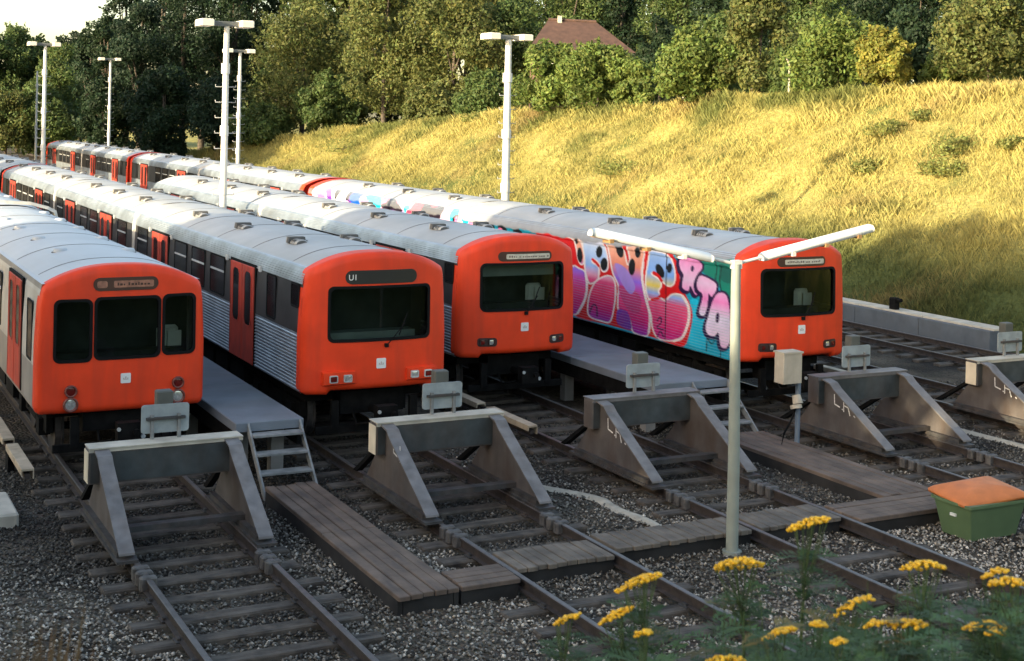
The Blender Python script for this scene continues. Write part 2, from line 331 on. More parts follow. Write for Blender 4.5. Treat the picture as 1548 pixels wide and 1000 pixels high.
for i, tx in enumerate(TX):
    y0, y1 = (10.0, 175.) if i < 4 else ((15.5, 175.) if i == 4 else (19., 175.))
    D0 = 12.4
    if i < 3: y0 = (D0 - tx*math.sin(YAW))/math.cos(YAW)
    if i == 3: y0 = 8.6
    t = thing('railway_track', track_lab[i], 'railway track', (tx, 0, 0), 'yard tracks')
    rm = rail_mesh(y0, y1)
    for s in (-1, 1): link('rail', rm, t, (s*.75, 0, 0))
    y = y0+.3; k = i*3
    yend = {0: 24, 1: 27, 2: 27, 3: 26, 4: 34, 5: 48}[i]
    while y < yend:
        blocked = 14.35 < y < 15.75 and 6 < tx < 15
        if not blocked:
            o = link('sleeper', sleeper_me[k % 5], t, (rng.uniform(-.04, .04), y, rng.uniform(-.008, .004)), rng.uniform(-.02, .02))
            for s in (-1, 1): link('rail_chair', clip_me, t, (s*.75, y, 0))
        y += .66+rng.uniform(-.03, .03); k += 1

# ------------------------------------------------------------------ trains
def roofz(x, zt, drop=.30, W=1.19): return zt - drop*abs(x/W)**2.5
def body_half(kind):
    """right half of the cross section from the skirt to the ridge: (x, z, material of the segment that starts here)"""
    P = []
    if kind == 'ribbed':
        P.append((1.215, .93, 0))
        z = .97
        while z < 1.84:                                  # corrugated lower panel
            P += [(1.252, z, 0), (1.252, z+.022, 0), (1.236, z+.032, 0), (1.236, z+.046, 0)]; z += .056
        P += [(1.246, 1.885, 1), (1.240, 2.30, 1), (1.222, 2.675, 0)]
        for k in range(7):
            q = k/7; x = 1.240-.12*q**2.2; zz = 2.69+.25*q; P += [(x, zz, 0), (x-.006, zz+.020, 0), (x-.026, zz+.024, 0), (x-.028, zz+.033, 0)]
        P.append((1.10, 2.952, 2)); zt = 3.19
    else:
        P += [(1.215, .86, 0), (1.245, .92, 0), (1.250, 1.55, 1), (1.245, 2.1, 1), (1.215, 2.66, 1), (1.20, 2.72, 3), (1.185, 2.80, 2)]; zt = 3.07
    xs = [1.06, 1.0, .88, .7, .5, .3, .12] if kind == 'ribbed' else [1.12, 1.02, .88, .7, .5, .3, .12]
    P += [(x, roofz(x, zt), 2) for x in xs]
    return P, zt
def car_body(kind, L, y0=0.):
    P, zt = body_half(kind); n = len(P)
    pts = P + [(-x, z, None) for x, z, _ in reversed(P)]
    seg = [p[2] for p in P] + [0]*n
    for i in range(n-1): seg[n+i] = P[n-2-i][2]
    seg[n-1] = 2
    b = MB(); N = len(pts)
    for i in range(N-1):
        (xa, za, _), (xb, zb, _) = pts[i], pts[i+1]
        sm = seg[i] == 2
        b.add([(xa, y0, za), (xb, y0, zb), (xb, L, zb), (xa, L, za)], [(0, 3, 2, 1)], seg[i], sm)
    b.add([(x, L, z) for x, z, _ in pts], [tuple(range(N))], 1)
    b.add([(x, y0+.9, z) for x, z, _ in pts], [tuple(reversed(range(N)))], 1)
    b.add([(1.21, y0, .94), (-1.21, y0, .94), (-1.21, L, .94), (1.21, L, .94)], [(0, 1, 2, 3)], 1)
    # roof seams
    me = b.mesh('subway_car', [ALU, BAND, ROOF, TAUPE] if kind == 'ribbed' else [TAUPE, CREAM, ROOF_W, TAUPE])
    return me
def rrect(x0, x1, z0, z1, r, n=5):
    P = []
    for cx, cz, a in ((x1-r, z0+r, -90), (x1-r, z1-r, 0), (x0+r, z1-r, 90), (x0+r, z0+r, 180)):
        P += [(cx+r*math.cos(R(a+90*k/n)), cz+r*math.sin(R(a+90*k/n))) for k in range(n+1)]
    return P
def inside(p, poly):
    c = False; j = len(poly)-1; x, y = p
    for i in range(len(poly)):
        xi, yi = poly[i]; xj, yj = poly[j]
        if (yi > y) != (yj > y) and x < (xj-xi)*(y-yi)/(yj-yi)+xi: c = not c
        j = i
    return c
def pdist(p, poly):
    px, py = p; m = 9
    for i in range(len(poly)):
        ax, ay = poly[i]; bx, by = poly[(i+1) % len(poly)]; dx, dy = bx-ax, by-ay; l = dx*dx+dy*dy
        t = 0 if l == 0 else max(0, min(1, ((px-ax)*dx+(py-ay)*dy)/l)); m = min(m, math.hypot(px-ax-t*dx, py-ay-t*dy))
    return m
def dens(poly, step=.06):
    o = []
    for i in range(len(poly)):
        a, b = poly[i], poly[(i+1) % len(poly)]; n = max(1, int(math.hypot(b[0]-a[0], b[1]-a[1])/step))
        o += [(a[0]+(b[0]-a[0])*k/n, a[1]+(b[1]-a[1])*k/n) for k in range(n)]
    return o
class Front:
    def __init__(s, zb, zt, bulge, notch):
        s.zt = zt; s.bulge = bulge; W = 1.265; drop = .31
        A = [(x, roofz(x, zt+.02, drop, 1.20)) for x in np.linspace(1.13, -1.13, 25)]
        zs = A[0][1]
        right = [(W-.02, zb+.04), (W, zb+.12), (W, 1.85), (W-.03, 2.5), (W-.055, zs-.14), (W-.075, zs-.06), (W-.105, zs-.018)]
        left = [(-x, z) for x, z in reversed(right)]
        if notch: bot = [(-W+.10, zb), (-.86, zb), (-.80, zb+.07), (.80, zb+.07), (.86, zb), (W-.10, zb)]
        else: bot = [(-W+.08, zb), (W-.08, zb)]
        s.out = dens(bot+right+A+left, .07)
    def y(s, x, z, d=None):
        q = min(1, abs(x)/1.25); y = -s.bulge*(1-q**2.6)
        y += .035*max(0, (z-1.7))**1.5*.6
        if d is not None and d < .11: r = .11; y += r-math.sqrt(max(0, r*r-(r-d)**2))
        return y
    def surf(s, outer, holes, off=0., fil=True, step=.1):
        """triangles of the region between outer and holes, laid on the curved front"""
        vs = [Vector(p) for p in outer]; ed = [(i, (i+1) % len(outer)) for i in range(len(outer))]
        for h in holes:
            k = len(vs); vs += [Vector(p) for p in h]; ed += [(k+i, k+(i+1) % len(h)) for i in range(len(h))]
        xs = [p[0] for p in outer]; zs = [p[1] for p in outer]
        if fil:
            cx, cz = 0, 2.0
            for dd in (.008, .025, .05, .085, .12):
                for i, (x, z) in enumerate(outer):
                    a = outer[i-1]; c = outer[(i+1) % len(outer)]; tx, tz = c[0]-a[0], c[1]-a[1]; l = math.hypot(tx, tz) or 1
                    p = (x-tz/l*dd, z+tx/l*dd)
                    if inside(p, outer) and pdist(p, outer) > dd*.8 and not any(inside(p, h) for h in holes): vs.append(Vector(p))
        x = min(xs)+step
        while x < max(xs):
            z = min(zs)+step
            while z < max(zs):
                p = (x, z)
                if inside(p, outer) and pdist(p, outer) > (.14 if fil else .02) and not any(inside(p, h) or pdist(p, h) < .02 for h in holes): vs.append(Vector(p))
                z += step
            x += step
        r = delaunay_2d_cdt(vs, ed, [], 0, 1e-5); V2, F2 = r[0], r[2]
        V = []
        for p in V2: V.append((p.x, s.y(p.x, p.y, pdist((p.x, p.y), s.out) if fil else None)+off, p.y))
        F = []
        for f in F2:
            c = sum((V2[i] for i in f), Vector((0, 0)))/len(f)
            if inside(c, outer) and not any(inside(c, h) for h in holes): F.append(tuple(f))
        return V, F
    def shell(s, holes, depth=.26):
        b = MB(); V, F = s.surf(s.out, holes); b.add(V, F, 0, True)
        n = len(s.out); rim = [(x, s.y(x, z, 0), z) for x, z in s.out]; back = [(x, depth, z) for x, z in s.out]
        b.add(rim+back, [(i, (i+1) % n, n+(i+1) % n, n+i) for i in range(n)], 0, True)
        for h in holes:                                  # reveals of the openings
            k = len(h); b.add([(x, s.y(x, z), z) for x, z in h]+[(x, s.y(x, z)+.07, z) for x, z in h], [(i, k+i, k+(i+1) % k, (i+1) % k) for i in range(k)], 0)
        return b
    def patch(s, outer, off, thick=.012, m=0, b=None):   # plate lying on the curved front
        b = b or MB(); V, F = s.surf(dens(outer, .08), [], -off, False, .12); b.add(V, F, m, True)
        o = dens(outer, .08); n = len(o); a = [(x, s.y(x, z)-off, z) for x, z in o]; c = [(x, s.y(x, z)-off+thick, z) for x, z in o]
        b.add(a+c, [(i, (i+1) % n, n+(i+1) % n, n+i) for i in range(n)], m); return b
    def ring(s, outer, inner, off, b=None, m=0):
        b = b or MB(); n = len(outer)
        a = [(x, s.y(x, z)-off, z) for x, z in outer]; c = [(x, s.y(x, z)-off, z) for x, z in inner]
        e = [(x, s.y(x, z)+.01, z) for x, z in outer]; g = [(x, s.y(x, z)+.05, z) for x, z in inner]
        b.add(a+c+e+g, [(i, (i+1) % n, n+(i+1) % n, n+i) for i in range(n)]+[(2*n+i, 2*n+(i+1) % n, (i+1) % n, i) for i in range(n)]+[(n+i, n+(i+1) % n, 3*n+(i+1) % n, 3*n+i) for i in range(n)], m)
        return b
def grow(P, e):
    cx = (min(p[0] for p in P)+max(p[0] for p in P))/2; cz = (min(p[1] for p in P)+max(p[1] for p in P))/2
    sx = 1+e/((max(p[0] for p in P)-min(p[0] for p in P))/2); sz = 1+e/((max(p[1] for p in P)-min(p[1] for p in P))/2)
    return [(cx+(x-cx)*sx, cz+(z-cz)*sz) for x, z in P]

def text_mesh(s, size, name, mt):
    c = bpy.data.curves.new(name, 'FONT'); c.body = s; c.size = size; c.align_x = 'CENTER'; c.align_y = 'CENTER'; c.extrude = .002
    o = bpy.data.objects.new(name, c); COL.objects.link(o); bpy.context.view_layer.update()
    me = bpy.data.meshes.new_from_object(o.evaluated_get(bpy.context.evaluated_depsgraph_get())); bpy.data.objects.remove(o); bpy.data.curves.remove(c)
    me.name = name; me.materials.clear(); me.materials.append(mt); return me

def make_front(car, kind, spec):
    F = spec['F']; wins = spec['wins']
    # (front shell is in car-local coordinates: y=0 at the corner, negative towards the camera)
    part('front_panel', F.shell([dens(w, .08) for w in wins]), RED, car)
    for w_ in wins:
        wd = dens(w_, .08)
        part('windscreen_frame', F.ring(grow(wd, .03), grow(wd, -.012), .014), RUBBER, car)
        b = MB(); V, Fc = F.surf(wd, [], .03, False, .2); b.add(V, Fc, 0, True); part('windscreen', b, GLASS, car)
    # cab interior
    b = MB(); x0 = min(p[0] for w_ in wins for p in w_)-.12; x1 = max(p[0] for w_ in wins for p in w_)+.12; z0 = min(p[1] for w_ in wins for p in w_); z1 = max(p[1] for w_ in wins for p in w_)
    b.add([(x0, .88, z0-.5), (x1, .88, z0-.5), (x1, .88, z1+.15), (x0, .88, z1+.15)], [(0, 1, 2, 3)], 0)
    part('cab_bulkhead', b, CAB, car)
    b = MB(); b.box((x0+.2, .22, z0-.3), (x1-.2, .5, z0+.06), 0); 
    part('driver_desk', b, spec.get('desk', CAB), car)
    if spec.get('seat'):
        b = MB(); sx = spec['seat']; b.bbox((sx-.17, .50, z0-.1), (sx+.17, .60, z0+.38), .05); b.box((sx-.015, .45, z0+.02), (sx+.2, .47, z0+.30)); part('cab_seat', b, CABP if spec.get('pale') else CABG, car)
    if spec.get('sunblind'):
        b = MB(); b.box((x0+.15, .12, z1-.26), (x1-.15, .135, z1+.02)); part('sun_blind', b, CABG, car)
    # destination sign
    sg = spec['sign']; sr = rrect(*sg, (sg[3]-sg[2])*.48, 7)
    part('destination_sign', F.patch(sr, .012, .03), spec.get('sign_mat', SIGNB), car)
    if spec.get('blind'):
        x0s, x1s = spec['blind']; zc = (sg[2]+sg[3])/2; h = (sg[3]-sg[2])*.27
        part('sign_blind', F.patch(rrect(x0s, x1s, zc-h, zc+h*.9, .02, 2), .017, .006), spec['blind_mat'], car)
        b = MB(); x = x0s+.05; r2 = random.Random(spec['seed'])
        while x < x1s-.06:
            wl = r2.uniform(.018, .04); hl = r2.choice([.5, .6, .85])*h
            F.patch([(x, zc-h*.45), (x+wl, zc-h*.45), (x+wl, zc-h*.45+hl), (x, zc-h*.45+hl)], .0205, .003, 0, b); x += wl+(.016 if r2.random() < .85 else .05)
        part('sign_lettering', b, SIGN_D if spec['blind_mat'] is BLIND else SIGNBR, car)
        if spec.get('badge'):
            xb = spec['badge']; part('sign_number', F.patch(rrect(xb-.075, xb+.075, zc-h, zc+h*.9, .03, 3), .017, .006), spec['blind_mat'], car)
    if spec.get('text'):
        tx, s_, sz = spec['text']; me = text_mesh(s_, sz, 'sign_number', WHITEP)
        o = link('sign_number', me, car, (tx, F.y(tx, 2.8)-.018, (sg[2]+sg[3])/2-.005)); o.rotation_euler = (R(90), 0, 0)
    # emblem: white square with a faint mark
    lx, lz, ls = spec['logo']; part('emblem', F.patch(rrect(lx-ls, lx+ls, lz-ls, lz+ls, .015, 2), .012, .01), WHITEP, car)
    b = MB()
    for a0, a1, c0, c1 in ((-.5, -.28, -.15, .1), (-.12, .12, -.15, .35), (.28, .5, -.15, .1), (-.5, .5, -.3, -.2)):
        F.patch([(lx+a0*ls, lz+c0*ls), (lx+a1*ls, lz+c0*ls), (lx+a1*ls, lz+c1*ls), (lx+a0*ls, lz+c1*ls)], .015, .003, 0, b)
    part('emblem_mark', b, mat('emblem_grey', (.50, .42, .38), .6), car)
    # lamps
    def lamp(x, z, shape, hw, hh, lens):
        y = F.y(x, z); b = MB()
        if shape == 'round':
            n = 20; rr = [(hw*1.25, -.015), (hw*1.22, -.055), (hw*1.0, -.06), (hw*.86, -.03)]; vs = []
            for r_, dy in rr: vs += [(x+r_*math.cos(2*math.pi*k/n), y+dy, z+r_*math.sin(2*math.pi*k/n)) for k in range(n)]
            b.add(vs, [(i*n+k, i*n+(k+1) % n, (i+1)*n+(k+1) % n, (i+1)*n+k) for i in range(3) for k in range(n)], 0, True)
            b.add([(x+hw*.86*math.cos(2*math.pi*k/n), y-.03, z+hw*.86*math.sin(2*math.pi*k/n)) for k in range(n)]+[(x, y-.045, z)], [(k, (k+1) % n, n) for k in range(n)], 1, True)
        else:
            if spec.get('housing_kind') == 'box': y = min(F.y(.45, z), F.y(.98, z))-.008
            o = rrect(x-hw, x+hw, z-hh, z+hh, .02, 3); i_ = rrect(x-hw*.78, x+hw*.78, z-hh*.74, z+hh*.74, .015, 3); n = len(o); y -= spec.get('lampoff', .03)
            b.add([(p, y-.012, q) for p, q in o]+[(p, y-.014, q) for p, q in i_]+[(p, y+.03, q) for p, q in o]+[(p, y, q) for p, q in i_],
                  [(k, (k+1) % n, n+(k+1) % n, n+k) for k in range(n)]+[(2*n+k, 2*n+(k+1) % n, (k+1) % n, k) for k in range(n)]+[(n+k, n+(k+1) % n, 3*n+(k+1) % n, 3*n+k) for k in range(n)], 0)
            b.add([(p, y-.001, q) for p, q in i_]+[(x, y-.012, z)], [(k, (k+1) % n, n) for k in range(n)], 1, True)
        part('headlight' if lens is LENS else 'tail_light', b, [spec.get('bezel', CHROME), lens], car)
    if spec.get('housing'):
        for (hx0, hx1, hz0, hz1) in spec['housing']:
            if spec['housing_kind'] == 'box':
                b = MB(); y = min(F.y(hx0, hz0), F.y(hx1, hz0)); yb = max(F.y(hx0, hz0), F.y(hx1, hz0))+.03
                b.prism([(y-.045, hz0+.02), (y-.045, hz1-.01), (y+.01, hz1), (yb, hz1), (yb, hz0), (y+.0, hz0)], 'x', hx0, hx1); part('lamp_housing', b, RED, car)
            else: part('lamp_housing', F.patch(rrect(hx0, hx1, hz0, hz1, .05, 4), .010, .03), HOUS, car)
    for l in spec['lamps']: lamp(*l)
    if spec.get('wiper'):
        (x0w, z0w), (x1w, z1w) = spec['wiper']; pts = [(x0w+(x1w-x0w)*t, F.y(x0w+(x1w-x0w)*t, z0w+(z1w-z0w)*t)-.04, z0w+(z1w-z0w)*t) for t in (0, .25, .5, .75, 1)]
        b = MB(); b.tube(pts, .009, 6); b.tube([(x1w-.10, pts[-1][1]+.01, z1w-.20), (x1w+.04, pts[-1][1]+.01, z1w+.16)], .010, 6); b.box((x0w-.03, pts[0][1]-.01, z0w-.03), (x0w+.03, pts[0][1]+.05, z0w+.03)); part('wiper', b, RUBBER, car)
    # coupler and buffer gear under the front
    b = MB(); b.box((-.55, .12, .55), (.55, .5, .92)); b.tube([(0, .45, .62), (0, -.42, .62)], .07, 10); b.box((-.17, -.58, .48), (.17, -.40, .78)); b.tube([(.1, -.59, .64), (.1, -.66, .64)], .05, 10); b.tube([(-.32, .2, .6), (-.34, -.1, .42), (-.20, -.38, .5)], .022, 6); b.tube([(.32, .2, .6), (.36, -.1, .40), (.20, -.38, .5)], .022, 6)
    b.box((-.75, -.02, .34), (-.62, .06, .80)); b.box((.62, -.02, .34), (.75, .06, .80)); b.box((-1.0, .0, .28), (1.0, .05, .40))
    part('coupler', b, BLACK, car)
    b = MB(); b.tube([(-.16, -.605, .70), (-.16, -.63, .70)], .03, 8); b.tube([(.22, -.5, .55), (.22, -.53, .55)], .035, 8); part('coupler_plug', b, WHITEBAR, car)

# shared pieces of the cars
def win_mesh(hw, z0, z1, bar):
    b = MB(); o = rrect(-hw, hw, z0, z1, .06, 4); i_ = grow(o, -.03); n = len(o)
    b.add([(0, x, z) for x, z in i_], [tuple(range(n))], 1)
    b.add([(.006, x, z) for x, z in o]+[(.007, x, z) for x, z in i_]+[(-.006, x, z) for x, z in o]+[(0, x, z) for x, z in i_], [(k, (k+1) % n, n+(k+1) % n, n+k) for k in range(n)]+[(2*n+k, 2*n+(k+1) % n, (k+1) % n, k) for k in range(n)]+[(n+k, n+(k+1) % n, 3*n+(k+1) % n, 3*n+k) for k in range(n)], 0)
    if bar: b.box((-.002, -hw+.05, z1-.30), (.012, hw-.05, z1-.265), 2)
    return b.mesh('window', [RUBBER, SIDEGL, WHITEBAR])
WIN = {('w', .52): win_mesh(.52, 1.93, 2.68, True), ('s', .26): win_mesh(.26, 1.93, 2.68, False), ('c', .21): win_mesh(.21, 2.28, 2.68, False), ('l', .52): win_mesh(.55, 1.62, 2.55, True), ('n', .3): win_mesh(.26, 1.58, 2.50, False)}
def leaf_mesh():
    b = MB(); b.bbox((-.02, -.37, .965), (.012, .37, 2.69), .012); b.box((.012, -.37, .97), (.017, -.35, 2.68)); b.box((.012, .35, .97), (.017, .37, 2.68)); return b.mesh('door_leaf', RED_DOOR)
def leafwin_mesh():
    b = MB(); o = rrect(-.22, .22, 1.60, 2.60, .13, 5); i_ = grow(o, -.025); n = len(o)
    b.add([(.015, x, z) for x, z in i_], [tuple(range(n))], 1)
    b.add([(.022, x, z) for x, z in o]+[(.022, x, z) for x, z in i_]+[(.008, x, z) for x, z in o]+[(.015, x, z) for x, z in i_], [(k, (k+1) % n, n+(k+1) % n, n+k) for k in range(n)]+[(2*n+k, 2*n+(k+1) % n, (k+1) % n, k) for k in range(n)]+[(n+k, n+(k+1) % n, 3*n+(k+1) % n, 3*n+k) for k in range(n)], 0)
    return b.mesh('door_window', [RED_DOOR, SIDEGL])
LEAF, LEAFW = leaf_mesh(), leafwin_mesh()
def doorframe_mesh():
    b = MB(); b.box((-.03, -.80, .955), (.006, .80, 2.735)); return b.mesh('door_recess', BLACK)
DFRAME = doorframe_mesh()
def indicator_mesh(): b = MB(); b.box((0, -.06, -.05), (.03, .06, .05)); return b.mesh('door_lamp', WHITEBAR)
DLAMP = indicator_mesh()
def vent_mesh(kind):
    b = MB(); n = 10
    if kind == 'cowl':
        prof = [(.17*math.cos(math.pi*k/n), .15*math.sin(math.pi*k/n)) for k in range(n+1)]
        ys = (-.24, -.2, .1); sc = (.8, 1, 1); vs = []
        for y, s in zip(ys, sc): vs += [(x*s, y, z*s) for x, z in prof]
        b.add(vs, [(i*(n+1)+k, i*(n+1)+k+1, (i+1)*(n+1)+k+1, (i+1)*(n+1)+k) for i in range(2) for k in range(n)], 0, True)
        b.add([(x*.8, -.24, z*.8) for x, z in prof], [tuple(range(n+1))], 1)
        b.prism([(-.21, 0), (.21, 0), (.19, .19), (-.19, .19)], 'y', .10, .22, 1); b.prism([(-.22, .0), (.22, .0), (.20, .205), (-.20, .205)], 'y', .22, .25, 0)
        for k in range(3): b.prism([(-.176, 0), (.176, 0), (.15, .12), (0, .158), (-.15, .12)], 'y', -.15+k*.08, -.13+k*.08, 1)
    else:
        n = 18; rr = [(.17, -.03), (.165, .05), (.15, .085), (.09, .10)]; vs = []
        for r_, z in rr: vs += [(r_*math.cos(2*math.pi*k/n), r_*math.sin(2*math.pi*k/n), z) for k in range(n)]
        b.add(vs, [(i*n+k, i*n+(k+1) % n, (i+1)*n+(k+1) % n, (i+1)*n+k) for i in range(3) for k in range(n)]+[tuple(3*n+k for k in range(n))], 0, True)
        vs = [(r_*math.cos(2*math.pi*k/n), r_*math.sin(2*math.pi*k/n), z) for r_, z in ((.20, -.03), (.20, .02), (.166, .02)) for k in range(n)]
        b.add(vs, [(i*n+k, i*n+(k+1) % n, (i+1)*n+(k+1) % n, (i+1)*n+k) for i in range(2) for k in range(n)], 1)
    return b.mesh('roof_vent', [VENT if kind == 'cowl' else ROOF_W, mat('vent_dark', (.10, .095, .09), .7)])
VC, VR = vent_mesh('cowl'), vent_mesh('round')
def bogie_mesh():
    b = MB(); b.box((-.95, -1.35, .38), (-.85, 1.35, .62)); b.box((.85, -1.35, .38), (.95, 1.35, .62)); b.box((-.9, -.25, .42), (.9, .25, .66))
    for y in (-.95, .95):
        b.box((-1.02, y-.14, .30), (-.84, y+.14, .56)); b.box((.84, y-.14, .30), (1.02, y+.14, .56)); b.tube([(-.95, y, .4), (.95, y, .4)], .06, 8)
    for y in (-.45, .45): b.tube([(-.9, y, .45), (-.9, y, .85)], .09, 8); b.tube([(.9, y, .45), (.9, y, .85)], .09, 8)
    return b.mesh('bogie', BLACK)
def wheel_mesh():
    b = MB(); n = 24; vs = []
    for x, r_ in ((-.06, .30), (-.06, .43), (-.03, .43), (-.02, .40), (.07, .40), (.07, .30)): vs += [(x, r_*math.cos(2*math.pi*k/n), r_*math.sin(2*math.pi*k/n)) for k in range(n)]
    b.add(vs, [(i*n+k, i*n+(k+1) % n, (i+1)*n+(k+1) % n, (i+1)*n+k) for i in range(5) for k in range(n)]+[tuple(k for k in range(n)), tuple(5*n+k for k in reversed(range(n)))], 0); return b.mesh('wheel', DARKST)
BOG, WHL = bogie_mesh(), wheel_mesh()
def under_mesh(L):
    b = MB(); r2 = random.Random(int(L*10)); b.box((-1.02, .5, .72), (1.02, L-.1, .94)); y = 3.9
    while y < L-4.2:
        l = r2.uniform(.5, 1.2); b.box((-1.05, y, .32+r2.uniform(0, .12)), (-.25, y+l, .75)); b.box((.25, y+.2, .34), (1.05, y+l+.1, .75)); y += l+.2
    return b.mesh('underframe', BLACK)

SEAM = {}
def dress_car(car, L, kind, doors, wins, vents, bogies=True, mirror_sides=True, plain_left=False):
    link('underframe', under_mesh(L), car)
    for s in ((-1, 1) if mirror_sides else (-1,)):
        rz = 0 if s > 0 else math.pi
        X = s*1.250 if kind == 'ribbed' else s*1.252
        if s < 0 and plain_left: continue
        for y in doors:
            link('door_recess', DFRAME, car, (X*.999, y, 0), rz)
            for k in (-1, 1):
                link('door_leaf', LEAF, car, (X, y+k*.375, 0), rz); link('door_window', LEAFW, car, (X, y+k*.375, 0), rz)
            if kind == 'ribbed':
                for k in (-1, 1): link('door_lamp', DLAMP, car, (X*.988, y+k*1.05, 2.70), rz)
        for y, t in wins: link('window', WIN[t], car, (X-s*.002, y, 0), rz)
    for y, x in vents:
        zt = 3.19 if kind == 'ribbed' else 3.07
        vo = link('roof_vent', VC if kind == 'ribbed' else VR, car, (x, y, roofz(x, zt)-(.02 if kind == 'ribbed' else .035))); vo.scale = (.78, .85, .55) if kind == 'ribbed' else (.72, .72, .8)
    y = 1.1 if L > 3 else 99
    while y < L-.5:
        b = MB(); zt = 3.19 if kind == 'ribbed' else 3.07; xs = [1.09-2.18*k/18 for k in range(19)]; vs = []
        for x in xs: vs += [(x, -.011, roofz(x, zt)+.001), (x, -.011, roofz(x, zt)+.006), (x, .011, roofz(x, zt)+.006), (x, .011, roofz(x, zt)+.001)]
        key = kind
        if key not in SEAM: b.add(vs, [(i*4+k, i*4+k+1, i*4+k+5, i*4+k+4) for i in range(18) for k in range(3)], 0); SEAM[key] = b.mesh('roof_seam', mat('seam_grey', (.20, .19, .185), .7))
        link('roof_seam', SEAM[key], car, (0, y, 0)); y += 2.35
    if bogies:
        for y in (2.3, L-2.2):
            link('bogie', BOG, car, (0, y, 0))
            for dy in (-.95, .95):
                for s in (-.74, .74): link('wheel', WHL, car, (s, y+dy, .405), 0 if s > 0 else math.pi)
def gangway(train, y, kind):
    b = MB(); P, zt = body_half('ribbed'); pr = [(x, z) for x, z, _ in P if z > 1.3 or True]
    prof = [(1.10, .75), (1.20, .9), (1.235, 1.8), (1.225, 2.7), (1.17, 2.93), (1.0, 3.02), (.6, 3.13), (0, 3.17)]; prof = prof+[(-x, z) for x, z in reversed(prof[:-1])]
    n = len(prof); ys = [(-.20, .96), (-.14, 1.012), (-.07, .985), (0, 1.014), (.07, .985), (.14, 1.012), (.20, .96)]; vs = []
    for dy, s in ys: vs += [(x*s, y+dy, 1.9+(z-1.9)*s) for x, z in prof]
    b.add(vs, [(i*n+k, i*n+k+1, (i+1)*n+k+1, (i+1)*n+k) for i in range(len(ys)-1) for k in range(n-1)], 0)
    part('gangway', b, BELLOW, train)
def red_end(car, L):                                     # red cab end seen from behind
    b = MB(); P, zt = body_half('ribbed'); pr = [(x*1.012, z+(.012 if z > 2.9 else 0)) for x, z, _ in P]; pr = pr+[(-x, z) for x, z in reversed(pr)]; n = len(pr)
    b.add([(x, L-.45, z) for x, z in pr]+[(x, L-.05, z) for x, z in pr]+[(x*.93, L+.10, 1.9+(z-1.9)*.94) for x, z in pr], [(i, n+i, n+i+1, i+1) for i in range(n-1)]+[(n+i, 2*n+i, 2*n+i+1, n+i+1) for i in range(n-1)]+[tuple(range(2*n, 3*n))], 0); part('cab_end', b, RED, car)

cars_ct = 0
def vents_for(L, first=2.4, step=3.3, x=.55):
    o = []; y = first
    while y < L-.8: o += [(y, -x), (y+.25, x)]; y += step
    return o
def add_car(train, y0, L, kind, doors, wins, vents, name='subway_car', front=None, start=0., **kw):
    car = link(name, car_body(kind, L, start), train, (0, y0, 0))
    dress_car(car, L, kind, doors, wins, vents, **kw)
    return car
W5 = lambda *ys: [(y, ('w', .52)) for y in ys]
END_W = [(.45, ('c', .21)), (1.72, ('s', .26))]

# train 1: older flat-sided set at far left
F1 = Front(.86, 3.06, .10, False)
t1 = thing('subway_train', 'flat-sided red-fronted subway train with three front windows and cream sides, leftmost in the yard', 'train', (4.461, 21.47, 0), 'red subway trains')
c = add_car(t1, 0, 13.6, 'flat', [2.35, 6.9, 11.4], [(.80, ('n', .3)), (4.65, ('l', .52)), (9.1, ('l', .52))], [(y, x) for y in (2.75, 5.1, 7.5, 9.7, 11.9) for x in (-.5, .62)], start=.1)
make_front(c, 'flat', dict(F=F1, wins=[rrect(-1.0, -.50, 1.66, 2.55, .09), rrect(-.42, .52, 1.68, 2.57, .09), rrect(.60, 1.07, 1.70, 2.58, .09)], sign=(-.47, .50, 2.69, 2.89), sign_mat=SIGNBR, blind=(-.17, .43), blind_mat=BLIND_R, badge=-.34, seed=3,
    logo=(.03, 1.36, .075), lamps=[(-.77, 1.21, 'round', .075, 0, LENS_R), (-.77, 1.01, 'round', .09, 0, LENS), (.83, 1.24, 'round', .075, 0, LENS_R), (.83, 1.03, 'round', .09, 0, LENS)], seat=.80, pale=True))
gangway(t1, 13.85, 'flat')
add_car(t1, 14.1, 13.6, 'flat', [2.3, 6.8, 11.3], [(4.6, ('l', .52)), (9.0, ('l', .52))], [(y, x) for y in (1.5, 4, 6.5, 9, 11.5) for x in (-.5, .62)])

# train 2: three-car ribbed set
def unit(train, y0, L1, L2, L3=None, red_tail=True):
    c1 = add_car(train, y0, L1, 'ribbed', [3.42, 9.9], END_W+W5(5.15, 6.6, 8.05, 11.7), vents_for(L1), start=.12)
    gangway(train, y0+L1+.12, 'ribbed')
    y = y0+L1+.24
    if L3 is not None:
        add_car(train, y, L2, 'ribbed', [3.2, 8.6], W5(1.2, 4.95, 6.4, 10.4), vents_for(L2, 1.6)); gangway(train, y+L2+.12, 'ribbed'); y += L2+.24; L2 = L3
    c3 = add_car(train, y, L2, 'ribbed', [2.9, L2-3.4], W5(1.2, 4.65, 6.1, 7.55)+[(L2-1.72, ('s', .26))], vents_for(L2, 1.6))
    if red_tail: red_end(c3, L2)
    return c1, y+L2
F2 = Front(.92, 3.19, .24, True)
t2 = thing('subway_train', 'ribbed silver subway train with wide windscreen, blank dark sign reading U1 and boxed square lamps', 'train', (8.481, 21.2, 0), 'red subway trains')
c, ye = unit(t2, 0, 12.6, 11.5, 12.6)
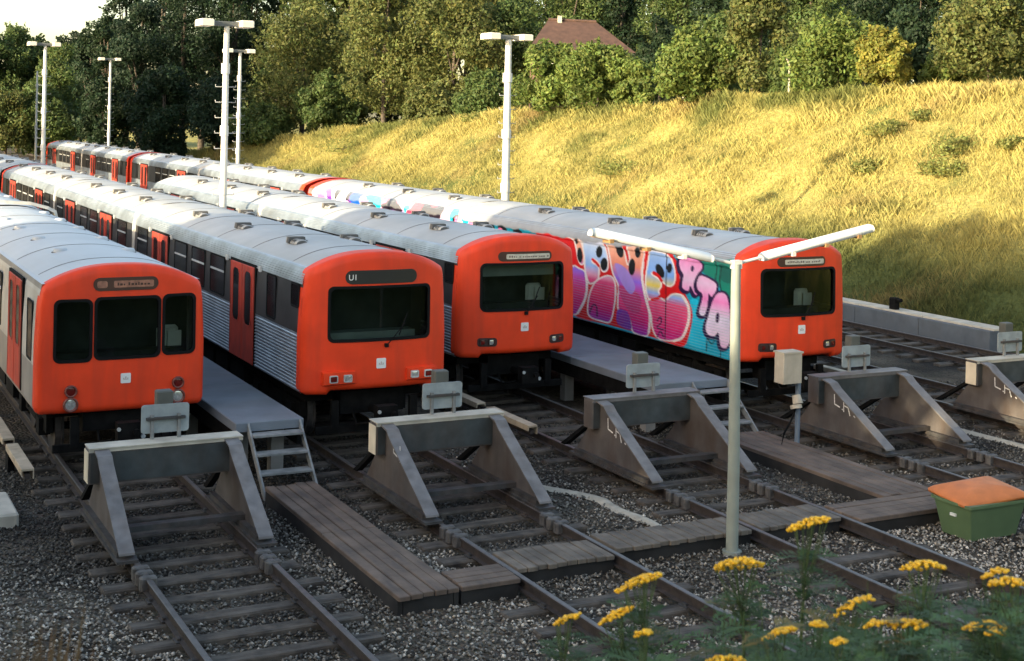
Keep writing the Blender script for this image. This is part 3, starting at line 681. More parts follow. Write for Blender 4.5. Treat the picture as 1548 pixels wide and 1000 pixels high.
make_front(c, 'ribbed', dict(F=F2, wins=[rrect(-.86, .86, 1.80, 2.64, .09)], sign=(-.62, .62, 2.70, 2.92), text=(-.50, 'U1', .13), logo=(0, 1.41, .082), housing_kind='box', housing=[(-.98, -.45, 1.10, 1.31), (.45, .98, 1.10, 1.31)],
    lamps=[(-.82, 1.205, 'sq', .07, .06, LENS_R), (-.58, 1.205, 'sq', .07, .06, LENS), (.58, 1.205, 'sq', .07, .06, LENS), (.82, 1.205, 'sq', .07, .06, LENS_R)], lampoff=.055, bezel=WHITEBAR, desk=CABG, wiper=((.08, 1.70), (.40, 2.05))))
add_car(t2, ye+.5, 12.6, 'ribbed', [3.42, 9.9], END_W+W5(5.15, 6.6, 8.05, 11.7), vents_for(12.6), start=.12)

# train 3
F3 = Front(.93, 3.20, .30, True)
t3 = thing('subway_train', 'ribbed silver subway train with cream destination blind, third red front from the left', 'train', (12.259, 23.45, 0), 'red subway trains')
c, ye = unit(t3, 0, 12.6, 12.3, None, False)
spec34 = dict(wins=[rrect(-.86, .86, 1.83, 2.68, .11)], sign=(-.56, .58, 2.74, 2.92), sign_mat=SIGNBR, blind=(-.40, .53), blind_mat=BLIND, housing_kind='pill', housing=[(-.92, -.56, 1.155, 1.315), (.56, .92, 1.155, 1.315)],
    lamps=[(-.815, 1.235, 'sq', .068, .058, LENS_R), (-.66, 1.235, 'sq', .068, .058, LENS), (.66, 1.235, 'sq', .068, .058, LENS), (.815, 1.235, 'sq', .068, .058, LENS_R)], lampoff=.012, bezel=HOUS, wiper=((.02, 1.76), (.25, 2.08)))
make_front(c, 'ribbed', dict(F=F3, logo=(0, 1.50, .08), seed=5, sunblind=True, seat=.62, pale=True, **spec34))

# train 4: the painted train, three coupled units
F4 = Front(.95, 3.22, .26, True)
X4 = 16.968
t4 = thing('subway_train', 'long subway train with its whole side covered in red, pink and turquoise graffiti', 'train', (X4, 21.1, 0), 'red subway trains')
c = add_car(t4, 0, 12.3, 'ribbed', [3.42, 9.9], END_W+W5(5.15, 6.6, 8.05), vents_for(12.3, 2.2), start=.12, plain_left=True)
make_front(c, 'ribbed', dict(F=F4, logo=(0, 1.55, .082), seed=9, seat=.62, pale=True, **spec34)); c4a = c
gangway(t4, 12.42, 'ribbed')
c4b = add_car(t4, 12.54, 12.3, 'ribbed', [2.9, 8.9], W5(1.2, 4.65, 6.1), vents_for(12.3, 1.6), plain_left=True); red_end(c4b, 12.3)
c, ye = unit(t4, 25.3, 14.2, 14.0); red_end(c, .48)
c, ye = unit(t4, ye+.5, 13.6, 13.6)
red_end(c, .48)

# ------------------------------------------------------------------ graffiti on train 4 (paint on the ribbed side sheet)
def catmull(P, n=8):
    P = np.array(P, float); k = len(P); o = []
    t = np.linspace(0, 1, n, endpoint=False)[:, None]
    for i in range(k):
        a, b, c_, d_ = P[i-1], P[i], P[(i+1) % k], P[(i+2) % k]
        o.append(.5*((2*b)+(-a+c_)*t+(2*a-5*b+4*c_-d_)*t**2+(-a+3*b-3*c_+d_)*t**3))
    return np.concatenate(o)
SX = X4-1.25
def zpx(p):                                              # zoomed-photo pixel -> (Y, z) on the train side
    q = at_x(840+p[0]/4.1655, 320+p[1]/4.1655, SX); return (q.y, q.z)
def zpoly(P, smooth=True): 
    P = catmull(P) if smooth else np.array(P, float)
    return np.array([zpx(p) for p in P])
gY = np.arange(21.24, 45.9, .036); gS = np.concatenate([np.arange(.955, 1.86, .0140), np.arange(1.862, 2.78, .018), np.arange(2.78, 2.945, .0137)])
gYY, gZZ = np.meshgrid(gY, gS)
def pin(poly, X, Y):
    c = np.zeros(X.shape, bool); j = len(poly)-1
    bx0, bx1, by0, by1 = poly[:, 0].min(), poly[:, 0].max(), poly[:, 1].min(), poly[:, 1].max()
    m_ = (X >= bx0) & (X <= bx1) & (Y >= by0) & (Y <= by1)
    x, y = X[m_], Y[m_]; cc = np.zeros(x.shape, bool)
    for i in range(len(poly)):
        xi, yi = poly[i]; xj, yj = poly[j]
        if yi != yj: cc ^= ((yi > y) != (yj > y)) & (x < (xj-xi)*(y-yi)/(yj-yi)+xi)
        j = i
    c[m_] = cc; return c
SUB = [(-.25, -.25), (.25, .25), (-.25, .25), (.25, -.25)]
def cover(poly): return sum(pin(poly, gYY+a*.036, gZZ+b*.015) for a, b in SUB)/4.
def lin(h): 
    h = h.lstrip('#'); c = np.array([int(h[i:i+2], 16) for i in (0, 2, 4)])/255.; return np.where(c < .04045, c/12.92, ((c+.055)/1.055)**2.4)
ROLLER = lin('#1f93a8')
GC = np.zeros((*gYY.shape, 3)); GC[:] = lin('#3aa6bd')
def paint(P, c, smooth=True, raw=False):
    poly = np.array(P) if raw else zpoly(P, smooth); a = cover(poly)[..., None]
    cc = c if not callable(c) else c(gYY, gZZ)
    GC[:] = GC*(1-a)+cc*a
def stroke(P, wd, c, closed=True):                       # outline stroke of given width (zoom px)
    Q = catmull(P) if closed else None
    if Q is None:
        P = np.array(P, float); Q = []
        for i in range(len(P)-1):
            t = np.linspace(0, 1, 8, endpoint=False)[:, None]; a, b, c_, d_ = P[max(i-1, 0)], P[i], P[i+1], P[min(i+2, len(P)-1)]
            Q.append(.5*((2*b)+(-a+c_)*t+(2*a-5*b+4*c_-d_)*t**2+(-a+3*b-3*c_+d_)*t**3))
        Q = np.concatenate(Q+[P[-1:]])
    n = len(Q); w2 = wd/2; A = np.zeros(gYY.shape)
    for i in range(n if closed else n-1):
        a, b = Q[i], Q[(i+1) % n]; t = b-a; l = np.hypot(*t)
        if l < 1e-6: continue
        nrm = np.array([-t[1], t[0]])/l*w2; e = t/l*w2*.5
        A = np.maximum(A, cover(np.array([zpx(q) for q in (a+nrm-e, b+nrm+e, b-nrm+e, a-nrm-e)])))
    GC[:] = GC*(1-A[..., None])+c*A[..., None]
def grad(stops):                                         # vertical colour run of sprayed fill
    zs = [s[0] for s in stops]; cs = np.array([lin(s[1]) for s in stops])
    return lambda Y, Z: np.stack([np.interp(Z, zs, cs[:, k]) for k in range(3)], -1)
def oval(cx, cy, rx, ry, c, tilt=0.):
    a = np.linspace(0, 2*np.pi, 20, endpoint=False); x = rx*np.cos(a); y = ry*np.sin(a)
    paint(np.stack([cx+x*np.cos(tilt)-y*np.sin(tilt), cy+x*np.sin(tilt)+y*np.cos(tilt)], 1), c, False)
REDG, WHT, BLK, NAVY = lin('#d8331f'), lin('#fdf3ee'), lin('#0d0a0c'), lin('#2d1440')
# first car: turquoise ground, darker green by the cab
paint([(915, 250), (1130, 330), (1130, 640), (1065, 560), (1010, 440), (930, 390), (900, 330)], lin('#12806e'))
paint([(1030, 330), (1100, 370), (1105, 450), (1040, 430)], lin('#0f5f55'))
for P in ([(1000, 300), (1010, 360), (1000, 440)], [(1040, 340), (1030, 430), (1045, 520)], [(1105, 350), (1108, 600)]): stroke(P, 8, lin('#06302c'), False)
paint([(845, 560), (905, 570), (960, 700), (955, 860), (850, 840), (830, 800), (860, 690)], lin('#5fc3dd'))
stroke([(955, 790), (950, 880)], 8, BLK, False); stroke([(1042, 850), (1040, 920)], 8, BLK, False)
# red body of the big letters
paint([(-120, 70), (-60, 60), (0, 140), (15, 110), (60, 78), (110, 74), (165, 112), (235, 98), (300, 130), (420, 160), (560, 205), (700, 235), (745, 290), (775, 380), (790, 465), (845, 580), (862, 660), (840, 780), (805, 850), (730, 835), (600, 790), (380, 725), (180, 680), (100, 650), (-120, 560)], REDG)
pk = grad([(.95, '#9a52b0'), (1.25, '#d94f86'), (1.6, '#ea6a90'), (1.85, '#d06fb0'), (2.05, '#a184e2'), (2.35, '#f5a48e'), (2.75, '#f9c4ae')])
pl = grad([(.95, '#9050b4'), (1.3, '#d34a7c'), (1.6, '#e9627f'), (1.9, '#e56f92'), (2.0, '#efb3c6'), (2.2, '#a9c6f2'), (2.6, '#cfe0f8'), (2.8, '#f4ecf2')])
py = grad([(.95, '#c0488c'), (1.3, '#e05c88'), (1.75, '#ec7a98'), (1.9, '#a9c2f0'), (2.05, '#f3dc80'), (2.3, '#98bcf2'), (2.7, '#b4ccf2')])
L1 = [(25, 150), (45, 118), (85, 110), (125, 140), (155, 195), (175, 260), (180, 315), (160, 335), (140, 300), (125, 230), (100, 170)]
L1b = [(100, 360), (150, 360), (185, 385), (196, 460), (185, 550), (160, 610), (120, 650), (80, 600)]
L2 = [(165, 175), (185, 145), (225, 138), (270, 165), (305, 225), (325, 300), (325, 365), (295, 378), (275, 330), (240, 300), (228, 318), (268, 350), (272, 395), (262, 430), (225, 455), (205, 440), (185, 370), (178, 280), (165, 220)]
L2b = [(225, 490), (260, 435), (320, 405), (360, 420), (378, 480), (372, 580), (345, 690), (290, 690), (210, 655), (205, 570)]
L3 = [(320, 200), (345, 178), (385, 185), (425, 250), (450, 335), (462, 300), (448, 230), (470, 206), (530, 212), (556, 240), (546, 320), (545, 430), (565, 540), (592, 650), (590, 740), (570, 785), (490, 760), (470, 690), (445, 640), (400, 650), (392, 560), (395, 470), (360, 390), (340, 300)]
L4 = [(590, 255), (640, 252), (692, 268), (725, 305), (748, 380), (745, 450), (715, 472), (680, 450), (640, 400), (612, 382), (606, 398), (655, 432), (664, 470), (648, 500), (655, 540), (600, 560), (575, 520), (565, 440), (575, 340)]
L4b = [(690, 560), (735, 522), (795, 528), (832, 590), (838, 680), (800, 790), (745, 815), (650, 800), (612, 740), (600, 650), (575, 575), (600, 552), (660, 545)]
for P, f in ((L1, pk), (L1b, pk), (L2, pl), (L2b, pl), (L3, pk), (L4, py), (L4b, py)):
    paint(P, f); stroke(P, 9, WHT)
stroke([(800, 535), (836, 600), (838, 690), (800, 790), (745, 815)], 17, WHT, False); stroke([(546, 320), (545, 430), (568, 545), (594, 655), (588, 760)], 15, WHT, False); stroke([(190, 400), (198, 470), (186, 550), (140, 640)], 15, WHT, False)
paint([(392, 620), (450, 630), (475, 700), (470, 745), (390, 705)], lin('#8a55a8')); paint([(395, 480), (440, 470), (500, 500), (540, 560), (520, 640), (450, 610)], lin('#c65f86'))
paint([(370, 330), (440, 360), (500, 470), (470, 520), (410, 440)], lin('#b8a0e0'))
for a in ((38, 135, 18, 26, .5), (128, 182, 9, 22, 0), (150, 275, 15, 44, -.1), (270, 255, 18, 34, 0), (303, 332, 20, 37, 0), (398, 240, 20, 48, -.25), (512, 258, 16, 32, 0), (478, 350, 19, 48, 0), (655, 375, 20, 44, -.45), (713, 357, 15, 29, 0)): oval(a[0], a[1], a[2]*1.12, a[3]*1.1, BLK, a[4])
stroke([(228, 300), (250, 318), (270, 345)], 14, REDG, False); stroke([(612, 382), (640, 400), (668, 440)], 16, REDG, False); stroke([(606, 555), (640, 548), (662, 530)], 18, REDG, False)
for P in ([(215, 640), (235, 590), (258, 600), (262, 660)], [(640, 690), (660, 665), (665, 700), (640, 730), (680, 745)], [(640, 790), (660, 755), (680, 790)]): stroke(P, 9, NAVY, False)
for k in range(5): stroke([(400, 660+k*12), (470, 600+k*22), (560, 640+k*22)], 3, lin('#a8456f'), False)
stroke([(694, 255), (694, 520), (690, 805)], 6, BLK, False)
# small letters R T A
fa = grad([(.95, '#f0b0dc'), (1.3, '#f6dff2'), (1.7, '#eee6f8'), (2.0, '#f29fd0'), (2.3, '#f4d4ee'), (2.8, '#f19acd')])
RR_ = [(778, 300), (850, 290), (905, 318), (915, 360), (885, 410), (908, 490), (880, 525), (848, 470), (832, 500), (795, 475), (802, 400), (780, 360)]
TT_ = [(890, 440), (915, 405), (1000, 448), (1010, 490), (985, 540), (962, 520), (955, 600), (935, 655), (905, 635), (925, 530), (893, 490)]
AA_ = [(962, 660), (990, 560), (1025, 515), (1070, 525), (1092, 600), (1100, 720), (1095, 820), (1070, 860), (1040, 845), (1025, 765), (1000, 785), (962, 775), (945, 730)]
for P in (RR_, TT_, AA_): stroke([(x-7, y+9) for x, y in P], 26, NAVY); stroke(P, 28, NAVY); paint(P, fa)
oval(856, 360, 10, 20, NAVY); oval(1020, 670, 12, 34, NAVY, .1); stroke([(958, 800), (985, 835), (1010, 790)], 10, lin('#0c4a50'), False)
# top strip left of the third train and the second car: turquoise, then pale ground with loose letters
far = gYY > 34.2
GC[far] = lin('#d9bccd')
rr = np.random.default_rng(4)
def blob(y, z, ry, rz, c, wob=.25):
    a = np.linspace(0, 2*np.pi, 28, endpoint=False); q = 1+wob*np.sin(a*3+rr.uniform(0, 6))+.1*np.sin(a*5+rr.uniform(0, 6)); paint(np.stack([y+ry*np.cos(a)*q, z+rz*np.sin(a)*q], 1), c, raw=True)
for y in np.arange(29.9, 33.9, .95): blob(y, 2.25, .55, .50, BLK); blob(y+.03, 2.22, .45, .42, lin('#ee8fae')); blob(y+.1, 2.05, .2, .15, lin('#d95f8c'))
for k in range(80):
    y = rr.uniform(34.4, 45.4); blob(y, rr.uniform(1.5, 2.85), rr.uniform(.2, .8), rr.uniform(.15, .5), lin(['#7c4aa0', '#c9a0d0', '#3c63b0', '#f2f0f4', '#e58cb0', '#4fb3c4', '#d05a6a', '#201822'][k % 8]))
# sprayed cornice near the cab, bare metal elsewhere
nz = np.sin(gYY*5.1)*.02+np.sin(gYY*13)*.012
bare = np.clip((gZZ-(2.70+nz+np.where(gYY < 26, .12*np.clip((26-gYY)/3, 0, 1), 0)))/.03, 0, 1)[..., None]
bare = bare*np.where(gYY < 33.5, 1, .35)[..., None]
GC = GC*(1-bare)+np.array([.36, .36, .37])*bare
GC *= (1+.05*np.sin(gYY*2.3+gZZ*4))[..., None]; lum = GC.mean(-1, keepdims=True); GC = np.clip((lum+(GC-lum)*1.3)*.86, .004, .9)
# the sheet follows the ribs
def side_x(z):
    P, _ = body_half('ribbed'); zs = np.array([p[1] for p in P]); xs = np.array([p[0] for p in P]); return np.interp(z, zs, xs)
rib = np.where(gS < 1.87, 1.253, np.where(gS < 2.68, side_x(gS)+.004, 1.246-.12*np.clip((gS-2.69)/.25, 0, 1)**2.2))+.0022*np.where(gS < 1.85, np.sin(gS*2*np.pi/.056), 0)
V = np.stack([-rib[:, None]+np.zeros_like(gYY), gYY-21.1, gZZ], -1).reshape(-1, 3); nx = len(gY); ny = len(gS)
I = (np.arange(ny-1)[:, None]*nx+np.arange(nx-1)[None]); ca = gY[:-1] < 33.38; cb = gY[:-1] > 33.66
PAINT = attr_mat('spray_paint', .42, noise=.07, nscale=5)
for nm, msk, par, off in (('graffiti_panel', ca, c4a, 0), ('graffiti_panel', cb, c4b, 12.54)):
    J = I[:, msk].ravel(); Fq = np.stack([J, J+nx, J+nx+1, J+1], 1); used, inv_ = np.unique(Fq, return_inverse=True)
    VV = V[used].copy(); VV[:, 1] -= off
    o = link(nm, np_mesh(nm, VV, inv_.reshape(-1, 4), PAINT, GC.reshape(-1, 3)[used]), par)
    o['label'] = 'red and pink bubble letters with white outlines on turquoise' if off == 0 else 'loose purple and blue sprayed shapes on a pale ground'

# ------------------------------------------------------------------ platforms and steps
def platform(label, x0, x1, y0, y1, zt=.75):
    t = thing('platform', label, 'platform', (0, 0, 0), 'narrow staff platforms')
    y = y0
    while y < y1:
        b = MB(); b.bbox((x0, y+.004, zt-.14), (x1, min(y+2.99, y1), zt), .012); part('deck_slab', b, GREYC, t); y += 3
    y = y0+.5
    while y < y1:
        b = MB(); b.box((x0+.15, y, -.24), (x0+.35, y+.2, zt-.142)); part('support', b, CONC, t); b = MB(); b.box((x1-.35, y, -.24), (x1-.15, y+.2, zt-.142)); part('support', b, CONC, t); y += 3
    b = MB(); b.box((x0+.03, y0+.02, zt-.40), (x0+.10, y1, zt-.142)); b.box((x1-.10, y0+.02, zt-.40), (x1-.03, y1, zt-.142)); part('fascia', b, BLACK, t)
    return t
platform('narrow blue-grey platform between the leftmost train and the train marked U1', 5.93, 7.0, 20.4, 60)
platform('narrow grey platform beside the graffiti train', 13.64, 15.22, 20.75, 60)
def steps(label, x0, x1, yt, yb, zt, zb, n):
    t = thing('steps', label, 'steps', ((x0+x1)/2, yb, zb), 'platform steps'); ox, oy, oz = (x0+x1)/2, yb, zb
    for x in (x0, x1):
        b = MB(); e = .03 if x == x1 else -.03; b.prism([(yt-oy-.01, zt-oz), (yt-oy-.01, zt-oz-.16), (-.02+.0, 0), (-.16, 0)], 'x', min(x, x+e)-ox, max(x, x+e)-ox); part('stringer', b, STEELW, t)
    for k in range(n):
        q = (k+.6)/n; y = yb+(yt-yb)*(1-q); z = zt+(zb-zt)*q
        b = MB(); b.bbox((x0-ox+.002, y-oy-.13, z-oz-.035), (x1-ox-.002, y-oy+.10, z-oz), .006); part('tread', b, STEELW, t)
steps('steel steps leading from the left platform down to the board walk', 6.14, 6.92, 20.4, 19.55, .74, -.2, 4)
steps('steel steps at the end of the platform beside the graffiti train', 14.45, 15.2, 20.75, 19.75, .74, -.2, 4)

# ------------------------------------------------------------------ board walks
def boards(label, quads, mt, group='timber board walks'):
    xs = [q[0] for q in quads]; t = thing('board_walk', label, 'board walk', (min(xs), min(q[2] for q in quads), -.2), group); ox, oy, oz = t.location
    for (x0, x1, y0, y1, z) in quads:
        b = MB(); j = rng.uniform(-.006, .006); b.bbox((x0-ox, y0-oy+j, z-oz-.055), (x1-ox, y1-oy+j, z-oz+rng.uniform(-.005, .005)), .008); part('plank', b, mt, t)
    return t
BEARER = mat('bearer_wood', (.022, .020, .018), .9, var=.3)
def bearers(t, boxes):
    ox, oy, oz = t.location
    for a, c_ in boxes: b = MB(); b.box((a[0]-ox, a[1]-oy, a[2]-oz), (c_[0]-ox, c_[1]-oy, c_[2]-oz)); part('bearer', b, BEARER, t)
w5 = [6.10+.155*k for k in range(6)]
q = [(w5[k], w5[k]+.142, 14.40+rng.uniform(-.03, .03), 17.0, .02) for k in range(5)]+[(w5[k]+.004, w5[k]+.144, 17.01, 19.45+rng.uniform(-.06, .06), .02) for k in range(5)]
t = boards('timber board walk running from the left steps down to the crossing', q, PLANK); bearers(t, [((6.10, 14.43, -.24), (6.16, 19.4, -.037)), ((6.80, 14.43, -.24), (6.86, 19.4, -.037)), ((6.17, 14.43, -.24), (6.79, 14.49, -.037))])

q = [(6.90, 7.66, 14.42+k*.155, 14.56+k*.155, .018) for k in range(4)]
t = boards('short boards laid along the crossing between the left board walk and the first rail', q, PLANK); bearers(t, [((6.90, 14.44, -.24), (7.64, 14.52, -.038)), ((6.95, 14.9, -.24), (7.64, 14.98, -.038))])
def cross(x0, x1, y0, y1):
    o = []; x = x0
    while x < x1-.06: wd = .138+rng.uniform(-.01, .01); wd = min(wd, x1-x); o.append((x, x+wd-.010, y0+rng.uniform(-.02, .02), y1+rng.uniform(-.02, .02), .012)); x += wd
    return o
for lab, x0, x1, y0, y1 in (('short cross planks between the rails in front of the U1 train', 7.80, 9.16, 14.75, 15.45), ('cross planks between the two middle tracks, left of the near lamp post', 9.30, 11.42, 14.95, 15.60),
                            ('short cross planks between the rails behind the near lamp post', 11.58, 12.94, 14.95, 15.65)):
    t = boards(lab, cross(x0, x1, y0, y1), PLANKX); bearers(t, [((x0, y0+.04, -.24), (x1, y0+.16, -.044)), ((x0, y1-.2, -.24), (x1, y1-.08, -.044))])
q = [(13.08, 15.2, 14.72+k*.19, 14.90+k*.19, .016) for k in range(4)]
t = boards('long boards of the crossing ending beside the green tub', q, PLANK); bearers(t, [((13.1, 14.74, -.24), (15.18, 14.82, -.044)), ((13.1, 15.36, -.24), (15.18, 15.44, -.044))])
w5 = [14.22+.165*k for k in range(6)]
q = [(w5[k], w5[k]+.152, 15.52+rng.uniform(-.03, .03), 19.7+rng.uniform(-.05, .05), .02) for k in range(6)]
t = boards('timber board walk from the graffiti train platform steps to the crossing', q, PLANK); bearers(t, [((14.22, 15.53, -.24), (14.29, 19.65, -.037)), ((15.12, 15.53, -.24), (15.19, 19.65, -.037))])

# ------------------------------------------------------------------ buffer stops
CLAMP = mat('clamp_steel', (.085, .075, .068), .7, var=.3, scale=12, bump=.3, dirt=((.2, .19, .17), 9, .5))
def buffer_stop(x, yb, label, pale, chalk, signx):
    t = thing('buffer_stop', label, 'buffer stop', (x, yb, 0), 'steel buffer stops')       # yb: beam; feet towards the camera (-y)
    zt = 1.0
    b = MB(); b.bbox((-1.02, -.14, zt-.46), (1.02, .14, zt), .02, 0)
    b.box((-1.0, -.150, zt-.44), (1.0, -.141, zt-.06), 1); part('beam', b, [BUFF, BUFF_B], t)
    b = MB(); b.box((-1.022, -.155, zt-.045), (1.022, -.142, zt-.003)); b.box((-1.022, -.17, zt+.001), (1.022, .15, zt+.016)); part('beam_top_flange', b, CONC_L if pale else BUFF_E, t)
    if pale:
        b = MB(); b.box((-1.03, -.13, zt-.45), (-1.021, .13, zt-.04)); part('cream_beam_end', b, mat('beam_end_cream', (.72, .62, .46), .7, var=.1), t)  # cream plate on the left end of the beam
    for s in (-1, 1):
        xo = s*.86
        poly = [(-.15, zt-.03), (-.36, zt-.07), (-.46, zt-.15), (-1.76, .13), (-1.66, .10), (.55, .10), (.16, zt-.45), (-.15, zt-.45)]
        b = MB(); b.prism(poly, 'x', xo-.02, xo+.02); part('side_plate', b, BUFF, t)
        fl = [(-.15, zt-.01), (-.36, zt-.05), (-.47, zt-.14), (-1.80, .11)]
        b = MB(); wv = .095; vs = []
        for (y, z) in fl: vs += [(xo-wv, y, z), (xo+wv, y, z), (xo+wv, y-.008, z-.026), (xo-wv, y-.008, z-.026)]
        b.add(vs, [(i*4+k, i*4+(k+1) % 4, (i+1)*4+(k+1) % 4, (i+1)*4+k) for i in range(3) for k in range(4)]+[(0, 3, 2, 1), (12, 13, 14, 15)]); part('flange', b, BUFF_E, t)
        b = MB(); b.box((xo-.13, -1.86, .0), (xo+.13, .62, .035)); b.box((xo-.10, -1.70, .035), (xo+.10, .5, .10)); part('foot_rail', b, DARKST, t)
        b = MB(); b.prism([(.10, zt-.42), (.20, zt-.42), (1.05, .06), (.92, .06)], 'x', xo-.05, xo+.05); part('rear_strut', b, BLACK, t)
        for k in range(3):
            yy = -2.05-.2*k; b = MB(); b.bbox((xo-.11*s-.10, yy-.06, -.13), (xo-.11*s+.10, yy+.06, .022), .02); part('rail_clamp', b, CLAMP, t)
    b = MB(); b.box((-.84, -.95, .10), (.84, -.80, .17)); part('tie_bar', b, DARKST, t)
    # rear of the marker board, its two legs and lamp box
    b = MB(); o = rrect(signx-.32, signx+.32, zt+.09, zt+.47, .04, 3); b.prism(o, 'y', .10, .125); brd = part('marker_board', b, SIGNG, t)
    for s in (-1, 1): b = MB(); b.box((signx+s*.18-.022, .06, zt+.016), (signx+s*.18+.022, .098, zt+.34)); part('board_leg', b, STEELW, brd)
    b = MB(); b.box((signx-.26, .045, zt+.27), (signx+.26, .098, zt+.305)); part('board_rail', b, DARKST, brd)
    b = MB(); b.bbox((signx-.11, .126, zt+.40), (signx+.11, .30, zt+.64), .015); part('marker_lamp', b, mat('lamp_box_olive', (.10, .10, .085), .6), t)
    if chalk:
        b = MB(); X = -.885
        def st(a, c_, w=.022):
            d_ = Vector((c_[0]-a[0], c_[1]-a[1])); n_ = Vector((-d_.y, d_.x)).normalized()*w/2
            b.add([(X, a[0]+n_.x, a[1]+n_.y), (X, c_[0]+n_.x, c_[1]+n_.y), (X, c_[0]-n_.x, c_[1]-n_.y), (X, a[0]-n_.x, a[1]-n_.y)], [(0, 1, 2, 3)])
        y0, z0 = chalk                                    # letters L and h with a dot; reading direction is towards -y
        for grp in ((((0, .20), (-.01, .03)), ((-.01, .03), (-.15, 0))), (((-.24, .17), (-.25, -.06)), ((-.25, .05), (-.36, .03)), ((-.36, .03), (-.41, -.10))), (((-.50, -.08), (-.54, -.10)),), (((-.20, -.02), (-.23, -.03)),)):
            b = MB()
            for a, c_ in grp: st((y0+a[0], z0+a[1]), (y0+c_[0], z0+c_[1]))
            part('chalk_mark', b, CHALK, t)
    return t
for i, (yb, lab, pale, chalk) in enumerate(((18.65, 'grey steel buffer stop with pale top edge in front of the leftmost train', True, None), (18.7, 'grey steel buffer stop with cream beam end in front of the train marked U1', True, (-.46, .62)),
        (19.02, 'grey steel buffer stop with white chalk letters left of the near lamp post', False, (-.40, .56)), (19.25, 'grey steel buffer stop with chalk letters beside the beige box', False, (-.42, .56)), (19.5, 'grey steel buffer stop with cream beam end cut by the right picture edge', True, (-.46, .55)))):
    buffer_stop(TX[i], yb, lab, pale, chalk, (.02, .12, .08, .05, .1)[i])

# ------------------------------------------------------------------ third rails with cream cover boards
def third_rail(label, x, y0, y1, n):
    t = thing('conductor_rail', label, 'conductor rail', (x, y0, -.2), 'covered conductor rails')
    L = (y1-y0)/n
    for k in range(n):
        b = MB(); b.bbox((-.09, k*L+.02, .42), (.09, (k+1)*L-(.35 if k < n-1 else 0), .455), .006); b.box((.075, k*L+.02, .30), (.09, (k+1)*L-(.35 if k < n-1 else 0), .42)); b.box((-.09, k*L+.02, .36), (-.075, (k+1)*L-(.35 if k < n-1 else 0), .42)); part('cover_board', b, CREAMW, t)
        b = MB(); b.box((-.05, (k+1)*L-.33, -.02), (.05, (k+1)*L-.05, .40)); part('insulator', b, BLACK, t)
    b = MB(); b.box((-.035, .05, .30), (.035, y1-y0-.02, .375)); part('rail', b, RAIL, t); return t
third_rail('cream-covered conductor rail at the left edge beside the leftmost train', 3.02, 20.8, 33, 6)
third_rail('cream-covered conductor rail between the second and third red trains', 11.12, 20.6, 30.6, 5)
third_rail('cream-covered conductor rail right of the graffiti train', 19.7, 22.0, 32, 5)

# ------------------------------------------------------------------ pale sand strips over the cable runs, low wall, pale block
def strip(label, P, wd):
    b = MB(); vs = []; n = len(P)
    for i, (x, y) in enumerate(P):
        k = rng.uniform(.8, 1.15)*wd*(.55 if i in (0, n-1) else 1)
        vs += [(x-k, y, -.205), (x-k*.4, y+rng.uniform(-.02, .02), -.165), (x+k*.4, y, -.162), (x+k, y, -.205)]
    b.add(vs, [(i*4+j, i*4+j+1, (i+1)*4+j+1, (i+1)*4+j) for i in range(n-1) for j in range(3)], 0, True); tag(part('sand_strip', b, SAND), label, 'sand', 'pale sand strips', None)
strip('pale ridge of sand on the gravel running up to the crossing', [(10.05+.62*min(1, k/6)-.05*math.sin(k), 19.0-k*.24) for k in range(15)], .10)
strip('pale ridge of sand beside the rightmost buffer stop', [(19.30+.02*k, 19.4-k*.3) for k in range(10)], .10)
WALLG = mat('wall_bluegrey', (.10, .115, .135), .8, var=.15, scale=2, bump=.1, dirt=((.06, .06, .06), 2, .5))
b = MB(); t = thing('low_wall', 'low blue-grey concrete wall with pale coping along the foot of the bank', 'wall', (26.75, 25.4, -.25))
y = 0
while y < 60:
    b = MB(); b.bbox((-.12, y+.004, 0), (.5, y+2.49, .60), .012); part('wall_panel', b, WALLG, t); b = MB(); b.bbox((.02, y+.006, .602), (.55, y+2.488, .655), .01); part('coping', b, CONC_L, t); y += 2.5
b = MB(); b.bbox((.08, 3.6, .66), (.26, 3.85, .98), .02); b.tube([(.17, 3.72, .90), (.17, 3.45, .93)], .05, 8); part('marker_stub', b, BLACK, t)
b = MB(); b.bbox((2.40, 19.55, -.25), (2.74, 20.75, -.02), .03); tag(part('concrete_block', b, CONC_L), 'pale concrete block lying at the left edge of the picture', 'block')

# ------------------------------------------------------------------ beige box on a post, green tub
t = thing('relay_box', 'small beige cabinet on a blue-grey post in front of the graffiti train', 'cabinet', (15.26, 18.77, -.2))
b = MB(); b.bbox((-.42, -.10, 1.24), (-.02, .16, 1.76), .015); b.box((-.43, -.115, 1.745), (-.01, .175, 1.775)); part('cabinet', b, BEIGE, t)
b = MB(); b.tube([(.02, .05, -.03), (.02, .05, 1.72)], .045, 12); b.box((-.08, -.05, -.04), (.12, .15, .02)); part('post', b, BLUEG, t)
b = MB(); b.tube([(-.06, 0, 1.02), (-.06, -.05, .88)], [.07, .09], 10); b.tube([(-.09, -.03, .86), (-.09, -.05, .80)], .10, 10); part('bell', b, BEIGE, t)
b = MB(); b.tube([(-.02, .02, .86), (-.14, 0, .62), (-.34, -.05, .40), (-.42, -.05, .10), (-.46, -.08, -.03)], .018, 6); b.tube([(-.44, -.06, .06), (-.1, 0, .10), (.02, .05, .10)], .014, 6); part('cable', b, BLACK, t)
t = thing('grit_bin', 'green plastic tub with a skewed orange lid on the gravel at right', 'bin', (14.72, 14.16, -.2))
